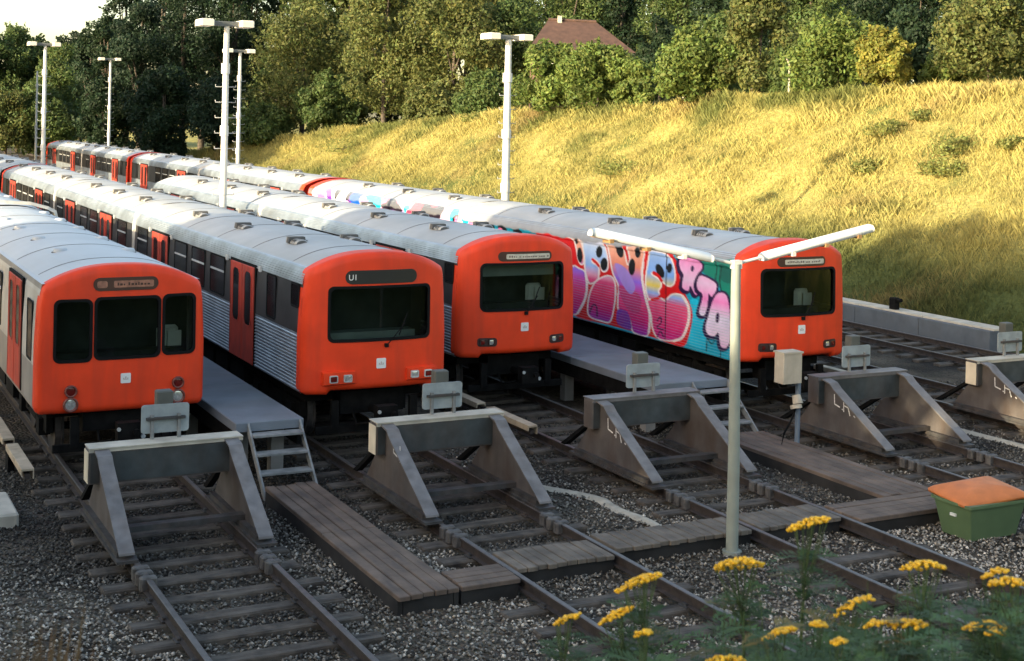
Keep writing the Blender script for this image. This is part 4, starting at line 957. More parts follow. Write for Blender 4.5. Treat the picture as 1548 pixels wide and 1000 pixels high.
def frust(b, x0, x1, y0, y1, z0, X0, X1, Y0, Y1, z1, m=0, r=.04):
    def rg(x0, x1, y0, y1, z): return [(x, y, z) for x, y in rrect(x0, x1, y0, y1, r, 4)]
    a = rg(x0, x1, y0, y1, z0); c_ = rg(X0, X1, Y0, Y1, z1); n = len(a); b.add(a+c_, [(i, (i+1) % n, n+(i+1) % n, n+i) for i in range(n)], m, True); return n
b = MB(); n = frust(b, -.44, .44, -.27, .27, 0, -.53, .53, -.345, .345, .46); b.add([(x, y, 0) for x, y in rrect(-.44, .44, -.27, .27, .04, 4)], [tuple(reversed(range(n)))])
frust(b, -.51, .51, -.325, .325, .46, -.44, .44, -.25, .25, .05); tub = part('tub', b, GREENT, t)
b = MB(); frust(b, -.53, .53, -.345, .345, .455, -.565, .565, -.38, .38, .465, 0, .05); frust(b, -.565, .565, -.38, .38, .465, -.565, .565, -.38, .38, .505, 0, .05); frust(b, -.565, .565, -.38, .38, .505, -.50, .50, -.32, .32, .507, 0, .05); part('rim', b, GREENT, tub)
b = MB(); vs = []; P = rrect(-.57, .57, -.40, .40, .06, 4); n = len(P)
for s_, z in ((1, 0), (1, .035), (.90, .075), (.55, .14), (.12, .165)): vs += [(x*s_, y*(s_ if s_ > .5 else s_*2), z) for x, y in P]
b.add(vs, [(i*n+k, i*n+(k+1) % n, (i+1)*n+(k+1) % n, (i+1)*n+k) for i in range(4) for k in range(n)]+[tuple(4*n+k for k in range(n)), tuple(reversed(range(n)))], 0, True)
o = part('lid', b, ORANGE, t, (.02, .05, .525)); o.rotation_euler = (R(4), R(-3), R(-4))
b = MB(); b.box((-.535, -.08, .30), (-.505, .02, .335)); part('sticker', b, WHITEP, tub)

# ------------------------------------------------------------------ lamps
t = thing('lamp_post', 'low grey-green lamp post with two long white tube lamps in a V, beside the crossing', 'lamp post', (10.98, 14.8, -.22))
H = 3.80
b = MB(); b.tube([(0, 0, 0), (0, 0, 1.2), (-.03, 0, H-.25), (-.03, 0, H)], [.082, .078, .064, .060], 16); b.tube([(0, 0, 0), (0, 0, .05)], .13, 12); part('pole', b, POLE, t)
b = MB(); b.box((-.095, -.045, H-.06), (.035, .045, H+.05)); part('pole_cap', b, POLEW, t)
for s in (-1, 1):
    dz = .205 if s < 0 else .19; L0, L1_ = .40, 2.22 if s < 0 else 2.28
    p = lambda q, dzz=0: (-.03+s*q, 0, H+.0+q*dz+dzz)
    b = MB(); b.tube([p(.03), p(L0+.1)], .022, 8); part('arm', b, POLEW, t)
    b = MB(); a = Vector(p(L0)); e = Vector(p(L1_)); ax = (e-a).normalized(); up = Vector((0, 1, 0)).cross(ax)*(1 if ax.x < 0 else -1); up = up if up.z > 0 else -up; vs = []
    prof = [(-.07, -.02), (-.085, .04), (-.06, .095), (0, .115), (.06, .095), (.085, .04), (.07, -.02)]; n = len(prof)
    for q, sc in ((0, .8), (.03, 1), (.97, 1), (1, .8)): vs += [tuple(a+(e-a)*q+Vector((0, 1, 0))*x*sc+up*(z*sc*.85-.03)) for x, z in prof]
    b.add(vs, [(i*n+k, i*n+(k+1) % n, (i+1)*n+(k+1) % n, (i+1)*n+k) for i in range(3) for k in range(n)]+[tuple(range(n)), tuple(reversed(range(3*n, 4*n)))], 0, True)
    tc = part('tube_cover', b, LAMPW, t)
    b = MB(); vs = [tuple(a+(e-a)*q+Vector((0, 1, 0))*x+up*z) for q in (.02, .98) for x, z in ((-.05, -.052), (.05, -.052), (.05, -.032), (-.05, -.032))]
    b.add(vs, [(0, 1, 5, 4), (1, 2, 6, 5), (2, 3, 7, 6), (3, 0, 4, 7), (0, 3, 2, 1), (4, 5, 6, 7)]); part('tray', b, LAMPB, tc)
    for q in (.25, .55, .85): c_ = a+(e-a)*q-up*.06; b = MB(); b.box((c_.x-.03, c_.y-.09, c_.z-.02), (c_.x+.03, c_.y+.09, c_.z+.03)); part('clip', b, POLEW if q < .3 else LAMPB, tc)
def yard_lamp(x, y, zt, label, head=True, rungs=True, r=.105):
    t = thing('lamp_post', label, 'lamp post', (x, y, -.22), 'tall yard lamp posts'); h = zt+.22
    b = MB(); b.tube([(0, 0, 0), (0, 0, h*.5), (0, 0, h-.08)], [r, r*.92, r*.72], 12); b.tube([(0, 0, 0), (0, 0, .06)], r*1.7, 12)
    for z in (h*.42, h*.62, h*.83): b.tube([(-.01, 0, z), (-.01, 0, z+.28)], r*1.12, 12)
    part('pole', b, POLEW, t)
    if head:
        b = MB(); b.bbox((-.72, -.10, h-.08), (.72, .10, h+.05), .02); part('crossbar', b, mat('lamp_bar_grey', (.11, .115, .11), .6), t)
        for s in (-1, 1):
            xc = s*.55-.06; b = MB(); b.bbox((xc-.18, -.36, h-.10), (xc+.18, .36, h+.085), .03); part('lamp_head', b, mat('lamp_head_cream', (.70, .64, .52), .5, var=.05), t)
    if rungs:
        k = 0; z = 3.4
        while z < h-1.4:
            b = MB(); b.tube([(-.28, -.02, z+.06), (-.28, -.02, z), (.28, -.02, z), (.28, -.02, z+.06)], .012, 6); part('climbing_rung', b, WHITEBAR, t); z += .42
for a in ((10.33, 37.2, 7.85, 'tall white lamp post with climbing rungs between the second and third trains'), (19.1, 37.5, 7.9, 'tall white lamp post standing behind the graffiti train, against the yellow bank', True, True, .13),
          (19.1, 66.3, 8.45, 'lamp post half hidden behind the taller one, against dark trees'), (19.1, 98, 8.95, 'small distant lamp post behind the far end of the graffiti train'), (10.4, 69, 8.5, 'lamp post at upper left in front of the far end of the last train'),
          (19.1, 131, 8.9, 'thin farthest pole at upper left without visible lamp head', False, False)): yard_lamp(*a)

# ------------------------------------------------------------------ trees
LEAFM = attr_mat('leaves', .6, transl=.40, noise=.22, nscale=.9)
def crown_mesh(seed, rx, rz, n, leaf, col, lob=14, flat=.0, name='crown', low=.0):
    """leaves on the skins of many overlapping clumps; local origin at the foot of the crown, height 2*rz"""
    g = np.random.default_rng(seed)
    C = []
    for k in range(lob):
        h = g.uniform(.12, .95)**.9; wr = math.sin(math.pi*min(.97, (h*.86+.12)))**.7
        a = g.uniform(0, 6.28); r_ = math.sqrt(g.random())*rx*wr*.84
        s = g.uniform(.13, .36)*rx*(.65+.5*wr); C.append((r_*math.cos(a), r_*math.sin(a), low+h*2*rz, s, s*g.uniform(.7, 1.15)))
    C = np.array(C); w_ = C[:, 3]**2; idx = g.choice(len(C), n, p=w_/w_.sum()); c_ = C[idx]
    dv = g.normal(size=(n, 3)); dv /= np.linalg.norm(dv, axis=1)[:, None]; rad = g.uniform(.4, 1.0, n)**.6+np.abs(g.normal(size=n))*.10
    P = np.stack([c_[:, 0]+dv[:, 0]*c_[:, 3]*rad, c_[:, 1]+dv[:, 1]*c_[:, 3]*rad, c_[:, 2]+dv[:, 2]*c_[:, 4]*rad], 1)
    ns = max(30, lob*3); si = g.integers(0, len(C), ns); sv = g.normal(size=(ns, 3)); sv[:, 2] = np.abs(sv[:, 2])+.35; sv /= np.linalg.norm(sv, axis=1)[:, None]; sl2 = g.uniform(1.15, 1.75, ns)
    m_ = g.random(n) < .16; k_ = g.integers(0, ns, m_.sum()); tt = g.uniform(.6, 1, m_.sum())[:, None]*sl2[k_][:, None]; cs = C[si[k_]]          # shoots that stand out of the clumps
    P[m_] = cs[:, :3]+sv[k_]*cs[:, 3:4]*tt+g.normal(size=(m_.sum(), 3))*cs[:, 3:4]*.07*(2.2-tt); P[:, 2] = np.maximum(P[:, 2], .02)
    nrm = dv+g.normal(size=(n, 3))*.55; nrm /= np.linalg.norm(nrm, axis=1)[:, None]
    u = np.cross(nrm, g.normal(size=(n, 3))); u /= np.linalg.norm(u, axis=1)[:, None]; v = np.cross(nrm, u)
    s = leaf*g.uniform(.6, 1.35, n)[:, None]
    A = P+u*s; B = P+v*s*.55; D_ = P-u*s; E_ = P-v*s*.55
    V = np.stack([A, B, D_, E_], 1).reshape(-1, 3); F = np.arange(n*4).reshape(-1, 4)
    clump = g.uniform(.74, 1.25, len(C))[idx]; b_ = clump*g.uniform(.84, 1.16, n)
    cc = np.array(col)[None]*b_[:, None]; cc[:, 0] *= g.uniform(.85, 1.2, n)
    return np_mesh(name, V, F, LEAFM, np.repeat(cc, 4, 0)), C
def trunk_part(t, C, hh, r0, seed):
    g = random.Random(seed); b = MB(); top = hh*.8
    b.tube([(0, 0, -.3), (g.uniform(-.1, .1), g.uniform(-.1, .1), hh*.3), (g.uniform(-.2, .2), g.uniform(-.2, .2), top)], [r0, r0*.75, r0*.25], 8)
    for k in range(min(7, len(C))):
        c_ = C[k]; z0 = min(top*.8, max(.2, c_[2]*.5)); b.tube([(0, 0, z0), (c_[0]*.5, c_[1]*.5, (z0+c_[2])*.52), (c_[0], c_[1], c_[2])], [r0*.45, r0*.3, r0*.1], 6)
    part('trunk', b, BARK, t)
tree_n = 0
def tree(x, y, rx, h, col, label, n=5200, leaf=.17, lob=16, group='trees on the bank', name='tree', cat='tree', skirt=.1, z=None):
    global tree_n; tree_n += 1
    z = float(ground_h(x, y)) if z is None else z
    t = thing(name, label, cat, (x, y, z), group)
    low = h*skirt; me, C = crown_mesh(100+tree_n, rx, (h-low)/2*.93, n, leaf, col, lob, low=low)
    link('crown', me, t); trunk_part(t, C, h, max(.06, h*.018), tree_n); return t
def tree_px(u, vtop, D, wpx, col, label, **k):
    p = at_d(u, vtop, D); z = float(ground_h(p.x, p.y)); return tree(p.x, p.y, wpx/FPX*D*1.08, max(1.5, (p.z-z)*1.04), col, label, **k)
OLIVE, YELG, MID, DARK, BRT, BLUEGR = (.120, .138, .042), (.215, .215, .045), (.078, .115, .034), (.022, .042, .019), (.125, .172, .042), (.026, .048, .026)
# front line along the crest, from right to left
for a in ((1500, -15, 57, 95, OLIVE, 'olive-green broad tree at the right edge above the bank'), (1590, -40, 60, 70, MID, 'green tree partly cut by the right picture edge'),
          (1395, -30, 66, 62, DARK, 'dark green tree left of the olive tree at the right edge'), (1268, 22, 62, 70, BRT, 'light green bushy tree right of the dark gap on the crest'),
          (1338, 42, 58, 42, YELG, 'small yellow-leaved tree in front of the dark green tree'), (1225, -45, 78, 80, MID, 'tall green tree behind the light green bushy tree'),
          (1150, -25, 67, 62, OLIVE, 'brownish-olive rounded tree right of the house'), (1052, 42, 68, 62, BRT, 'light green pointed bush between the dark tree and the olive tree'),
          (1000, 18, 88, 46, DARK, 'dark rounded tree standing right of the brown roof'), (905, 72, 76, 62, BRT, 'bright green bush in front of the house, right part'), (830, 62, 80, 52, BRT, 'bright green bush in front of the house, left part'),
          (770, -30, 104, 66, MID, 'tall green tree left of the house behind the tall lamp post'), (690, -40, 101, 80, OLIVE, 'tall willow-like olive tree left of the tall lamp post'), (585, -45, 104, 75, OLIVE, 'tall yellowish willow-like tree at the left end of the sunlit bank'),
          (460, -20, 116, 80, OLIVE, 'olive tree above the foot of the bank at its left end'), (495, 108, 110, 40, MID, 'dark green bush at the left end of the yellow bank'), (425, 60, 124, 50, MID, 'mid green tree beside the dark trees'),
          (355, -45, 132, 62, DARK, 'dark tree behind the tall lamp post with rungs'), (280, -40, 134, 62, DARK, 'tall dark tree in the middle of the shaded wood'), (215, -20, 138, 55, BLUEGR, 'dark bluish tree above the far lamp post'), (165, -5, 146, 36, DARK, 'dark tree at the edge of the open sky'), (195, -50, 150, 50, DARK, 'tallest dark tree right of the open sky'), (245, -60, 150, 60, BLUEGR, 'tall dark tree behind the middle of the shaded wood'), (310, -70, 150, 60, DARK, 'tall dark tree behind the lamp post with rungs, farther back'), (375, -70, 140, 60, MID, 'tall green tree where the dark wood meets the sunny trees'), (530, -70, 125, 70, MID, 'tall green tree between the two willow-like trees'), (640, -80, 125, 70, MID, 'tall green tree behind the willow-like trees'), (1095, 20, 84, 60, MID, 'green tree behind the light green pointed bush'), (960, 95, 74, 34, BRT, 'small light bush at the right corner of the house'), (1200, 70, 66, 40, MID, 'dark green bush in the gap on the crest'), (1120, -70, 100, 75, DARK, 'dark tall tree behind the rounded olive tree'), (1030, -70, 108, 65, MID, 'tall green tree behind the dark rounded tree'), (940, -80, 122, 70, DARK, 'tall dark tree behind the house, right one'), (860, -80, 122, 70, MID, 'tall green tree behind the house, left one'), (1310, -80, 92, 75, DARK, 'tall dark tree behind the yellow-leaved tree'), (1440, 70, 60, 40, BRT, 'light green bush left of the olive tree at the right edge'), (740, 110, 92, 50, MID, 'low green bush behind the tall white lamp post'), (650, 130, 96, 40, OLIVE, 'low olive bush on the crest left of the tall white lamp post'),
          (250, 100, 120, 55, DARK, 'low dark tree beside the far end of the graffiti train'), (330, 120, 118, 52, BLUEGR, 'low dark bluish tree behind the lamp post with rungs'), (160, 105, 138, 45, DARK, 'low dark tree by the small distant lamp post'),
          (95, 48, 172, 42, MID, 'green tree under the open sky at upper left'), (30, 32, 176, 46, MID, 'green tree at the upper left corner'), (125, 55, 185, 34, OLIVE, 'lighter tree between the upper left tree and the dark wood'), (-30, 60, 170, 45, DARK, 'dark tree cut by the left picture edge'),
          (62, 42, 178, 40, MID, 'green tree between the two at the upper left corner'), (112, 42, 176, 38, BLUEGR, 'dark tree at the foot of the open sky'), (85, 85, 165, 48, MID, 'lower green tree behind the left lamp post'), (0, 42, 172, 50, MID, 'green tree at the very left picture edge'), (138, 30, 160, 30, DARK, 'slim dark tree beside the open sky'), (60, 130, 160, 55, MID, 'low green bush behind the two far poles'), (10, 140, 158, 45, OLIVE, 'low olive bush at the left picture edge'), (395, 165, 112, 42, MID, 'bushy shrub between the dark wood and the bank')):
    u, vt, D, wp, col, lab = a
    big = wp/FPX*D
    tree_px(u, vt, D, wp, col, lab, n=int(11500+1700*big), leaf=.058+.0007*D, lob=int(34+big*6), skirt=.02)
ORD = ['first', 'second', 'third', 'fourth', 'fifth', 'sixth', 'seventh', 'eighth', 'ninth', 'tenth', 'eleventh', 'twelfth', 'thirteenth', 'fourteenth', 'fifteenth', 'sixteenth', 'seventeenth', 'eighteenth', 'nineteenth', 'twentieth', 'twenty-first', 'twenty-second']
# back row closing the view
for k, u in enumerate(range(420, 1680, 58)):
    D = 128+rng.uniform(-9, 14)
    if 800 < u < 960: D = 150
    tree_px(u+rng.uniform(-12, 12), -95-rng.uniform(0, 40), D, 66, [DARK, MID, OLIVE, DARK][k % 4], '%s tall background tree, %s from the left in the back row of the wood' % (['dark', 'green', 'olive', 'dark'][k % 4], ORD[k]), n=8000, leaf=.24, lob=46, group='background trees behind the bank', skirt=.02)
# trees outside the picture on the left of the yard: they shade it
for k, (x, y, h, rx) in enumerate(((-17, -16, 12.5, 4.2), (-15, -9, 12.8, 4.0), (-17, -3, 11.5, 4.0), (-15, 2.4, 11.0, 3.4), (-16, 12.6, 14.6, 3.2), (-14, 16.2, 15.0, 3.2), (-16, 19.8, 15.0, 3.2), (-22, 10.6, 15.5, 2.8), (-20, 7.2, 9.3, 3.6), (-19, 20.8, 15, 2.8), (-19, 16.5, 15.5, 3), (-22, -6, 13, 4.5), (-23, 2, 9.5, 4.5), (-22, 15, 15.8, 4.2), (-23, 19, 15.8, 4.0), (-16, 7.5, 9.2, 3.3),
        (-14, 54, 10.5, 4.0), (-15, 61, 11.5, 4.2), (-14, 68, 11, 4.2), (-15, 75, 11, 4.2), (-13, 82, 11, 4.2), (2, 100, 19, 5.5), (5, 110, 20, 5.5), (4, 119, 21, 5.5), (8, 128, 20, 5.5), (-4, 106, 20, 5.5), (-2, 116, 21, 5.5))):
    z = -.26
    tree(x, y, rx, h, MID if k % 2 else DARK, 'leafy tree on the left side of the yard, outside the picture', n=10000, leaf=.34, lob=60, group='trees left of the yard', skirt=.02, z=z)

# shrubs and green tufts on the bank
for k, (u, v, wp, hp) in enumerate(((1340, 205, 42, 34), (1440, 235, 52, 40), (1310, 262, 32, 26), (1425, 268, 44, 30), (1395, 185, 22, 20), (1530, 230, 26, 30), (590, 190, 34, 22), (520, 230, 46, 30), (715, 185, 22, 16), (930, 265, 48, 26))):
    best = None                                          # where the pixel ray meets the bank
    for D in np.arange(25, 130, .25):
        p = at_d(u, v, D)
        if p.z < ground_h(p.x, p.y): best = (p, D); break
    if best is None: continue
    p, D = best; tree(p.x, p.y, wp/FPX*D, max(.3, .5*hp/FPX*D), (.21, .225, .065), ['upper bramble patch left of the pair high on the right part of the bank', 'large bramble patch high on the right part of the bank', 'small bramble patch below the upper one on the right part of the bank', 'bramble patch low on the right part of the bank', 'smallest bramble patch near the crest at right', 'bramble patch at the right picture edge', 'green patch at the left end of the bank crest', 'green patch low at the left end of the bank', 'small green patch left of the tall white lamp post', 'green patch just above the graffiti train roof'][k], n=1300, leaf=.06, lob=26, group='bramble patches on the bank', name='shrub', cat='shrub', skirt=0)

# ------------------------------------------------------------------ grass on the bank
GRASSM = attr_mat('grass_blades', .8, transl=.45, noise=.2, nscale=1.2)
def noise2(x, y, s, seed):
    g = np.random.default_rng(seed); o = 0
    for k in range(5):
        a = g.uniform(0, 6.28); f = s*(1.6**k); o = o+np.sin((x*np.cos(a)+y*np.sin(a))*f+g.uniform(0, 6.28)+1.5*np.sin((x*np.sin(a)-y*np.cos(a))*f*.7))/(1.35**k)
    return o/2.6
def blades(name, x, y, z, h, wd, lean, col, seed, mt=GRASSM):
    g = np.random.default_rng(seed); n = len(x); a = g.uniform(0, 6.28, n); q = g.uniform(0, 6.28, n); ln = h*lean*g.uniform(.3, 1, n)
    wd = wd*g.uniform(.6, 1.5, n)
    bx, by = np.cos(a)*wd, np.sin(a)*wd
    V = np.stack([np.stack([x-bx, y-by, z], -1), np.stack([x+bx, y+by, z], -1), np.stack([x+np.cos(q)*ln*.35+bx*.5, y+np.sin(q)*ln*.35+by*.5, z+h*.6], -1), np.stack([x+np.cos(q)*ln, y+np.sin(q)*ln, z+h], -1)], 1).reshape(-1, 3)
    F = np.arange(n*4).reshape(-1, 4); c_ = np.repeat(col, 4, 0).reshape(n, 4, 3)
    return np_mesh(name, V, F, mt, c_.reshape(-1, 3))
n = 290000
u_ = NR.random(n); gy_ = 20+105*u_**1.7; gx_ = NR.uniform(27.7, 43, n); gz_ = ground_h(gx_, gy_)
gn = noise2(gx_*1.0, gy_*.8, .22, 3); gn2 = noise2(gx_, gy_, .9, 5); hgt = (.22+.13*np.clip(gn2, -1, 1))*NR.uniform(.5, 1.4, n)
crest = np.clip(((gx_-27.9)*.58-bank_h(gy_)+1.6)/1.6, 0, 1); hgt *= 1+.8*crest*NR.uniform(.2, 1.2, n)
right = np.clip((46-gy_)/16, 0, 1)
green = np.clip(gn*1.5+.5*gn2-.22+.55*right*(noise2(gx_, gy_, .45, 21)+.15)+crest*(.85+.6*noise2(gx_, gy_, .5, 8)), 0, 1)[:, None]*.85
foot = np.clip((32.2-gx_+gn)/2.0, 0, 1)[:, None]*np.clip((52-gy_)/14, .25, 1)[:, None]; green = np.clip(np.maximum(green, .9*foot), 0, 1); GRN = np.array([.125, .155, .045])*(1-foot)+np.array([.062, .085, .026])*foot  # blades at the foot tinted dark green to carry the shade there
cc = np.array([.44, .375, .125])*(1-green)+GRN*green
tan = np.clip(noise2(gx_, gy_, .4, 12)-.35, 0, 1)[:, None]; cc = cc*(1-tan)+np.array([.36, .25, .11])*tan
cc = cc*NR.uniform(.86, 1.14, (n, 1))
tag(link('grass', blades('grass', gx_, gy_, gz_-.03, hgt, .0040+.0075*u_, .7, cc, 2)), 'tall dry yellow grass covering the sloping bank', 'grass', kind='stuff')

# ------------------------------------------------------------------ fence along the crest
posts = [(649, 152), (674, 150), (700, 147), (828, 141), (863, 138), (903, 134), (987, 137), (1033, 137), (1083, 131), (1137, 128), (1193, 128), (1250, 126)]
for k, (u, v) in enumerate(posts):
    r_ = ray(u, v); X = 40.6; p = at_x(u, v, X); z = float(ground_h(X, p.y)); h = 1.75
    t = thing('fence_post', 'thin concrete fence post with bent top, %s from the left along the crest' % ORD[k], 'fence post', (X, p.y, z-.2), 'fence posts on the crest')
    b = MB(); b.tube([(0, 0, 0), (0, 0, h), (-.06, 0, h+.16), (-.20, 0, h+.36)], [.06, .05, .05, .035], 6); part('post', b, POSTC, t)

# ------------------------------------------------------------------ house behind the trees
p = at_d(885, 60, 97); HX, HY = p.x+.1, p.y+.6; hz = float(ground_h(HX, HY))
t = thing('house', 'house with a brown hipped tile roof half hidden behind bushes', 'house', (HX, HY, hz), rz=-YAW)
ez = at_d(885, 88, 97).z-hz; rz_ = at_d(885, 29, 97).z-hz
b = MB(); b.box((-3.6, -2.6, -.3), (3.9, 5, ez+.1)); part('wall', b, BRICKW, t)
b = MB(); b.add([(-4.1, -3.1, ez), (4.6, -3.1, ez-.5), (4.6, 5.5, ez-.5), (-4.1, 5.5, ez), (-2.4, .9, rz_), (1.0, .9, rz_-.1)], [(0, 1, 5, 4), (1, 2, 5), (2, 3, 4, 5), (3, 0, 4), (0, 3, 2, 1)]); roof = part('roof', b, ROOFT, t)
b = MB(); 
for k in range(9):
    q = k/9; y = -3.1+4.0*q; z0 = ez+(rz_-ez)*q; b.box((-4.05+1.65*q, y-.02, z0+.02-.4*q*0), (4.4-3.4*q, y+.03, z0+.05-.35*(1-q)*.0)) if False else None
b.tube([(-2.4, .9, rz_+.03), (1.0, .9, rz_-.07)], .10, 8); part('ridge_tiles', b, ROOFT, roof)
b = MB(); b.box((-1.75, .6, rz_-.3), (-1.45, .9, rz_+.28)); part('chimney', b, POSTC, roof)
for x in (-2.2, .2, 2.4):
    b = MB(); b.box((x-.5, -2.66, ez-1.7), (x+.5, -2.59, ez-.5)); wn = part('window', b, WHITEP, t); b = MB(); b.box((x-.42, -2.68, ez-1.62), (x+.42, -2.665, ez-.58)); part('pane', b, SIDEGL, wn)
b = MB(); b.add([(3.2, -4.2, 1.2), (8.2, -4.2, .9), (8.2, 3.5, .9), (3.2, 3.5, 3.4), (4.3, -.4, ez+.1), (6.2, -.2, 2.8)], [(0, 1, 5, 4), (1, 2, 5), (2, 3, 4, 5), (0, 4, 3)]); part('lean_to_roof', b, ROOFT, t)

# ------------------------------------------------------------------ flowering plants in the foreground
STEM = mat('stem_green', (.060, .095, .030), .7, var=.2, scale=20)
FLOW = mat('flower_yellow', (.88, .47, .014), .65, var=.2, scale=60)
LEAFG = attr_mat('weed_leaf', .6, transl=.2, noise=.15, nscale=8)
def feather(VV, FF, CC, g, org, H_, nl, q0=.45):
    h = H_.z
    for k in range(nl):
        q = q0+(.95-q0)*(k+g.random())/nl; base = org+Vector((H_.x*q*.8, H_.y*q*.8, h*q)); a = k*2.4+g.uniform(-.4, .4); L = g.uniform(.08, .17)*(1.45-.8*q); dr = Vector((math.cos(a), math.sin(a), g.uniform(.1, .6))).normalized(); sd = dr.cross(Vector((0, 0, 1))).normalized()
        gc = np.array([.060, .108, .038])*g.uniform(.6, 1.5)
        if g.random() < .08: gc = np.array([.17, .14, .05])*g.uniform(.6, 1.2)
        dp = g.uniform(.2, .7)
        for i in range(9):
            f = (i+1)/9.5; c_ = base+dr*L*f+Vector((0, 0, -dp*L*f*f)); l2 = L*.27*math.sin(math.pi*(.15+.85*f)**.8)*g.uniform(.7, 1.2)+.004
            for s in (-1, 1):
                e = c_+sd*s*l2+dr*l2*.6+Vector((0, 0, g.uniform(-.004, .004))); w2 = dr*.0042; k0 = len(VV); VV += [tuple(c_-w2*.6), tuple((c_+e)*.5-w2), tuple(e), tuple((c_+e)*.5+w2)]; FF.append((k0, k0+1, k0+2, k0+3)); CC += [gc]*4
        k0 = len(VV); w2 = sd*.0014; e = base+dr*L+Vector((0, 0, -dp*L)); VV += [tuple(base-w2), tuple(base+w2), tuple(e+w2*.4), tuple(e-w2*.4)]; FF.append((k0, k0+1, k0+2, k0+3)); CC += [gc]*4
def plant(u, v, D, wpx, idx, label, fade=False):
    g = random.Random(idx*17+3); head = at_d(u, v, D); hw = wpx/FPX*D/2
    bx, by = head.x+g.uniform(-.10, .10), head.y+g.uniform(-.10, .06); bz = float(ground_h(bx, by))
    t = thing('yellow_flower_plant', label, 'flower', (bx, by, bz-.03), 'yellow button-flower plants')
    H_ = Vector((head.x-bx, head.y-by, head.z-bz+.03)); h = H_.z
    fork = Vector((H_.x*.75, H_.y*.75, h*.86))
    b = MB(); b.tube([(0, 0, 0), (H_.x*.25+g.uniform(-.02, .02), H_.y*.25, h*.4), tuple(fork)], [.006, .005, .0035], 6)
    but = MB(); n = max(18, int(46*(hw/.045)**1.3)); back = Vector((Fv.x, Fv.y, 0)); tl = g.uniform(.28, .45); sl_ = g.uniform(-.1, .55); n = int(n*1.5)
    for k in range(n):
        r_ = math.sqrt((k+.5)/n)*hw; a = k*2.39996+g.uniform(-.2, .2); x = r_*math.cos(a); y = r_*math.sin(a)
        z = -.30*r_*r_/hw+g.uniform(-.004, .004)-tl*(x*Fv.x+y*Fv.y)+sl_*(x*R0.x+y*R0.y)*g.uniform(.8, 1.1); c_ = H_+Vector((x, y, z)); rb = g.uniform(.0040, .0064); m_ = 7
        vs = [tuple(c_+Vector((rb*math.cos(6.283*j/m_), rb*math.sin(6.283*j/m_), 0))) for j in range(m_)]+[tuple(c_+Vector((rb*.72*math.cos(6.283*j/m_), rb*.72*math.sin(6.283*j/m_), rb*.55))) for j in range(m_)]+[tuple(c_+Vector((rb*.5*math.cos(6.283*j/m_), rb*.5*math.sin(6.283*j/m_), -rb*.6))) for j in range(m_)]
        but.add(vs, [(j, (j+1) % m_, m_+(j+1) % m_, m_+j) for j in range(m_)]+[tuple(range(m_, 2*m_))]+[(2*m_+j, 2*m_+(j+1) % m_, (j+1) % m_, j) for j in range(m_)], 0, True)
        if k % 5 == 0: b.tube([tuple(fork.lerp(H_, g.uniform(-.1, .35))), tuple(c_-Vector((0, 0, .006)))], .0012, 4, cap=False)
    part('stem', b, STEM, t); part('flower_head', but, FLOW, t)
    VV, FF, CC = [], [], []
    feather(VV, FF, CC, g, Vector((0, 0, 0)), H_, 30); feather(VV, FF, CC, g, Vector((H_.x*.18, H_.y*.18, -.012)), H_, 16, .88)
    link('foliage', np_mesh('foliage', np.array(VV), np.array(FF), LEAFG, np.array(CC)), t)
heads = [(1222, 786, 3.3, 62, 'tallest yellow flower head, right of the near lamp post'), (1117, 846, 3.3, 74, 'yellow flower head touching the foot of the near lamp post'), (965, 874, 3.2, 70, 'yellow flower head in front of the crossing, left of the lamp post'),
 (932, 925, 3.2, 52, 'yellow flower head below the one left of the lamp post'), (858, 932, 3.4, 40, 'leftmost pale yellow flower head over the rail'), (972, 955, 3.0, 26, 'small yellow flower tuft below the pair left of the lamp post'),
 (1095, 994, 2.9, 60, 'yellow flower head cut by the bottom edge below the lamp post'), (1178, 952, 2.9, 54, 'dense yellow flower cluster at the bottom right of the lamp post'), (1292, 908, 3.1, 56, 'yellow flower head in the middle of the weeds'),
 (1237, 942, 3.0, 26, 'small yellow tuft between two larger flower heads'), (1268, 968, 2.8, 24, 'small yellow tuft low in the weeds'), (1325, 940, 3.0, 36, 'small yellow flower head below the middle one'), (1372, 938, 3.0, 60, 'slanting yellow flower head right of the middle one'),
 (1395, 850, 3.3, 66, 'flat yellow flower head over the rails below the green tub'), (1505, 862, 3.2, 38, 'yellow flower head near the right edge, upper one'), (1525, 876, 3.1, 60, 'yellow flower head at the right picture edge'), (1488, 940, 3.0, 62, 'yellow flower head low near the right edge'),
 (1505, 955, 2.9, 30, 'small yellow tuft at the lower right corner')]
for i, (u, v, D, wp, lab) in enumerate(heads): plant(u, v, D, wp, i, lab)
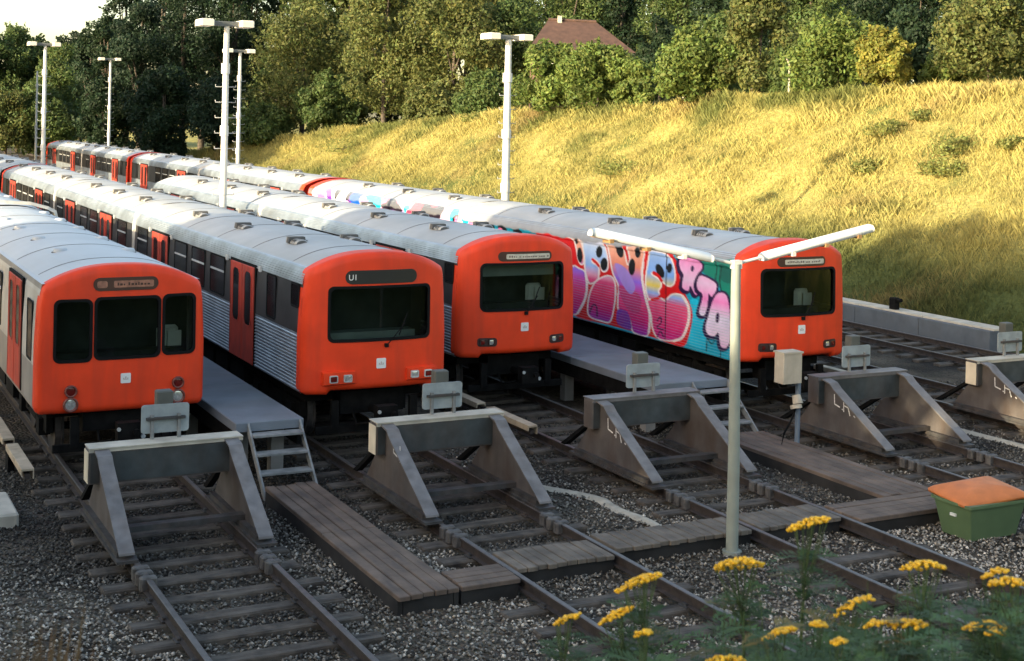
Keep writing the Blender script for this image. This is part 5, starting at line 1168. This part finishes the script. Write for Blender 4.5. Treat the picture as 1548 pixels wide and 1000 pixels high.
# weeds round their feet and a dry tuft at lower left
def weeds(n, ulo, uhi, Dlo, Dhi, hlo, hhi, col, seed, name, label):
    g = np.random.default_rng(seed); u = g.uniform(ulo, uhi, n); D = g.uniform(Dlo, Dhi, n); P = np.array([tuple(ray(a, 900)*d_) for a, d_ in zip(u, D)]); x, y = P[:, 0], P[:, 1]
    z = ground_h(x, y)-.03; h = g.uniform(hlo, hhi, n)*np.clip((u-ulo)/(uhi-ulo)*1.2+.35, .3, 1.0) if name == 'weeds' else g.uniform(hlo, hhi, n)
    cc = np.array(col)[None]*g.uniform(.6, 1.4, (n, 1)); tag(link(name, blades(name, x, y, z, h, .0035 if name != 'dry_grass_tuft' else .0012, .35 if name != 'dry_grass_tuft' else .12, cc, seed+1, LEAFG)), label, 'weeds', kind='stuff')
def weed_mass(n, seed):
    g = random.Random(seed); VV, FF, CC = [], [], []
    for k in range(n):
        u = 900+740*g.random()**.75; f = min(1, (u-900)/260); v = 995-f*90+g.uniform(-40, 75); D = g.uniform(2.6, 3.9); top = at_d(u, v, D)
        bx, by = top.x+g.uniform(-.12, .12), top.y+g.uniform(-.12, .12); bz = float(ground_h(bx, by))-.03; org = Vector((bx, by, bz)); H_ = top-org
        if H_.z < .2: continue
        feather(VV, FF, CC, g, org, H_, 22, .5)
        sd = R0*.0022; k0 = len(VV); VV += [tuple(org-sd), tuple(org+sd), tuple(top+sd*.3), tuple(top-sd*.3)]; FF.append((k0, k0+1, k0+2, k0+3)); CC += [np.array([.06, .095, .035])]*4
    tag(link('weeds', np_mesh('weeds', np.array(VV), np.array(FF), LEAFG, np.array(CC))), 'tangled feathery green weeds below the yellow flowers', 'weeds', kind='stuff')
weed_mass(105, 5)
weeds(900, -50, 22, 1.6, 2.0, 1.02, 1.25, (.12, .075, .040), 33, 'dry_grass_tuft', 'brown dry grass tuft at the lower left corner')
weeds(9000, -100, 1700, 6, 12, .12, .3, (.06, .08, .028), 35, 'bank_grass', 'short grass on the slope below the camera')
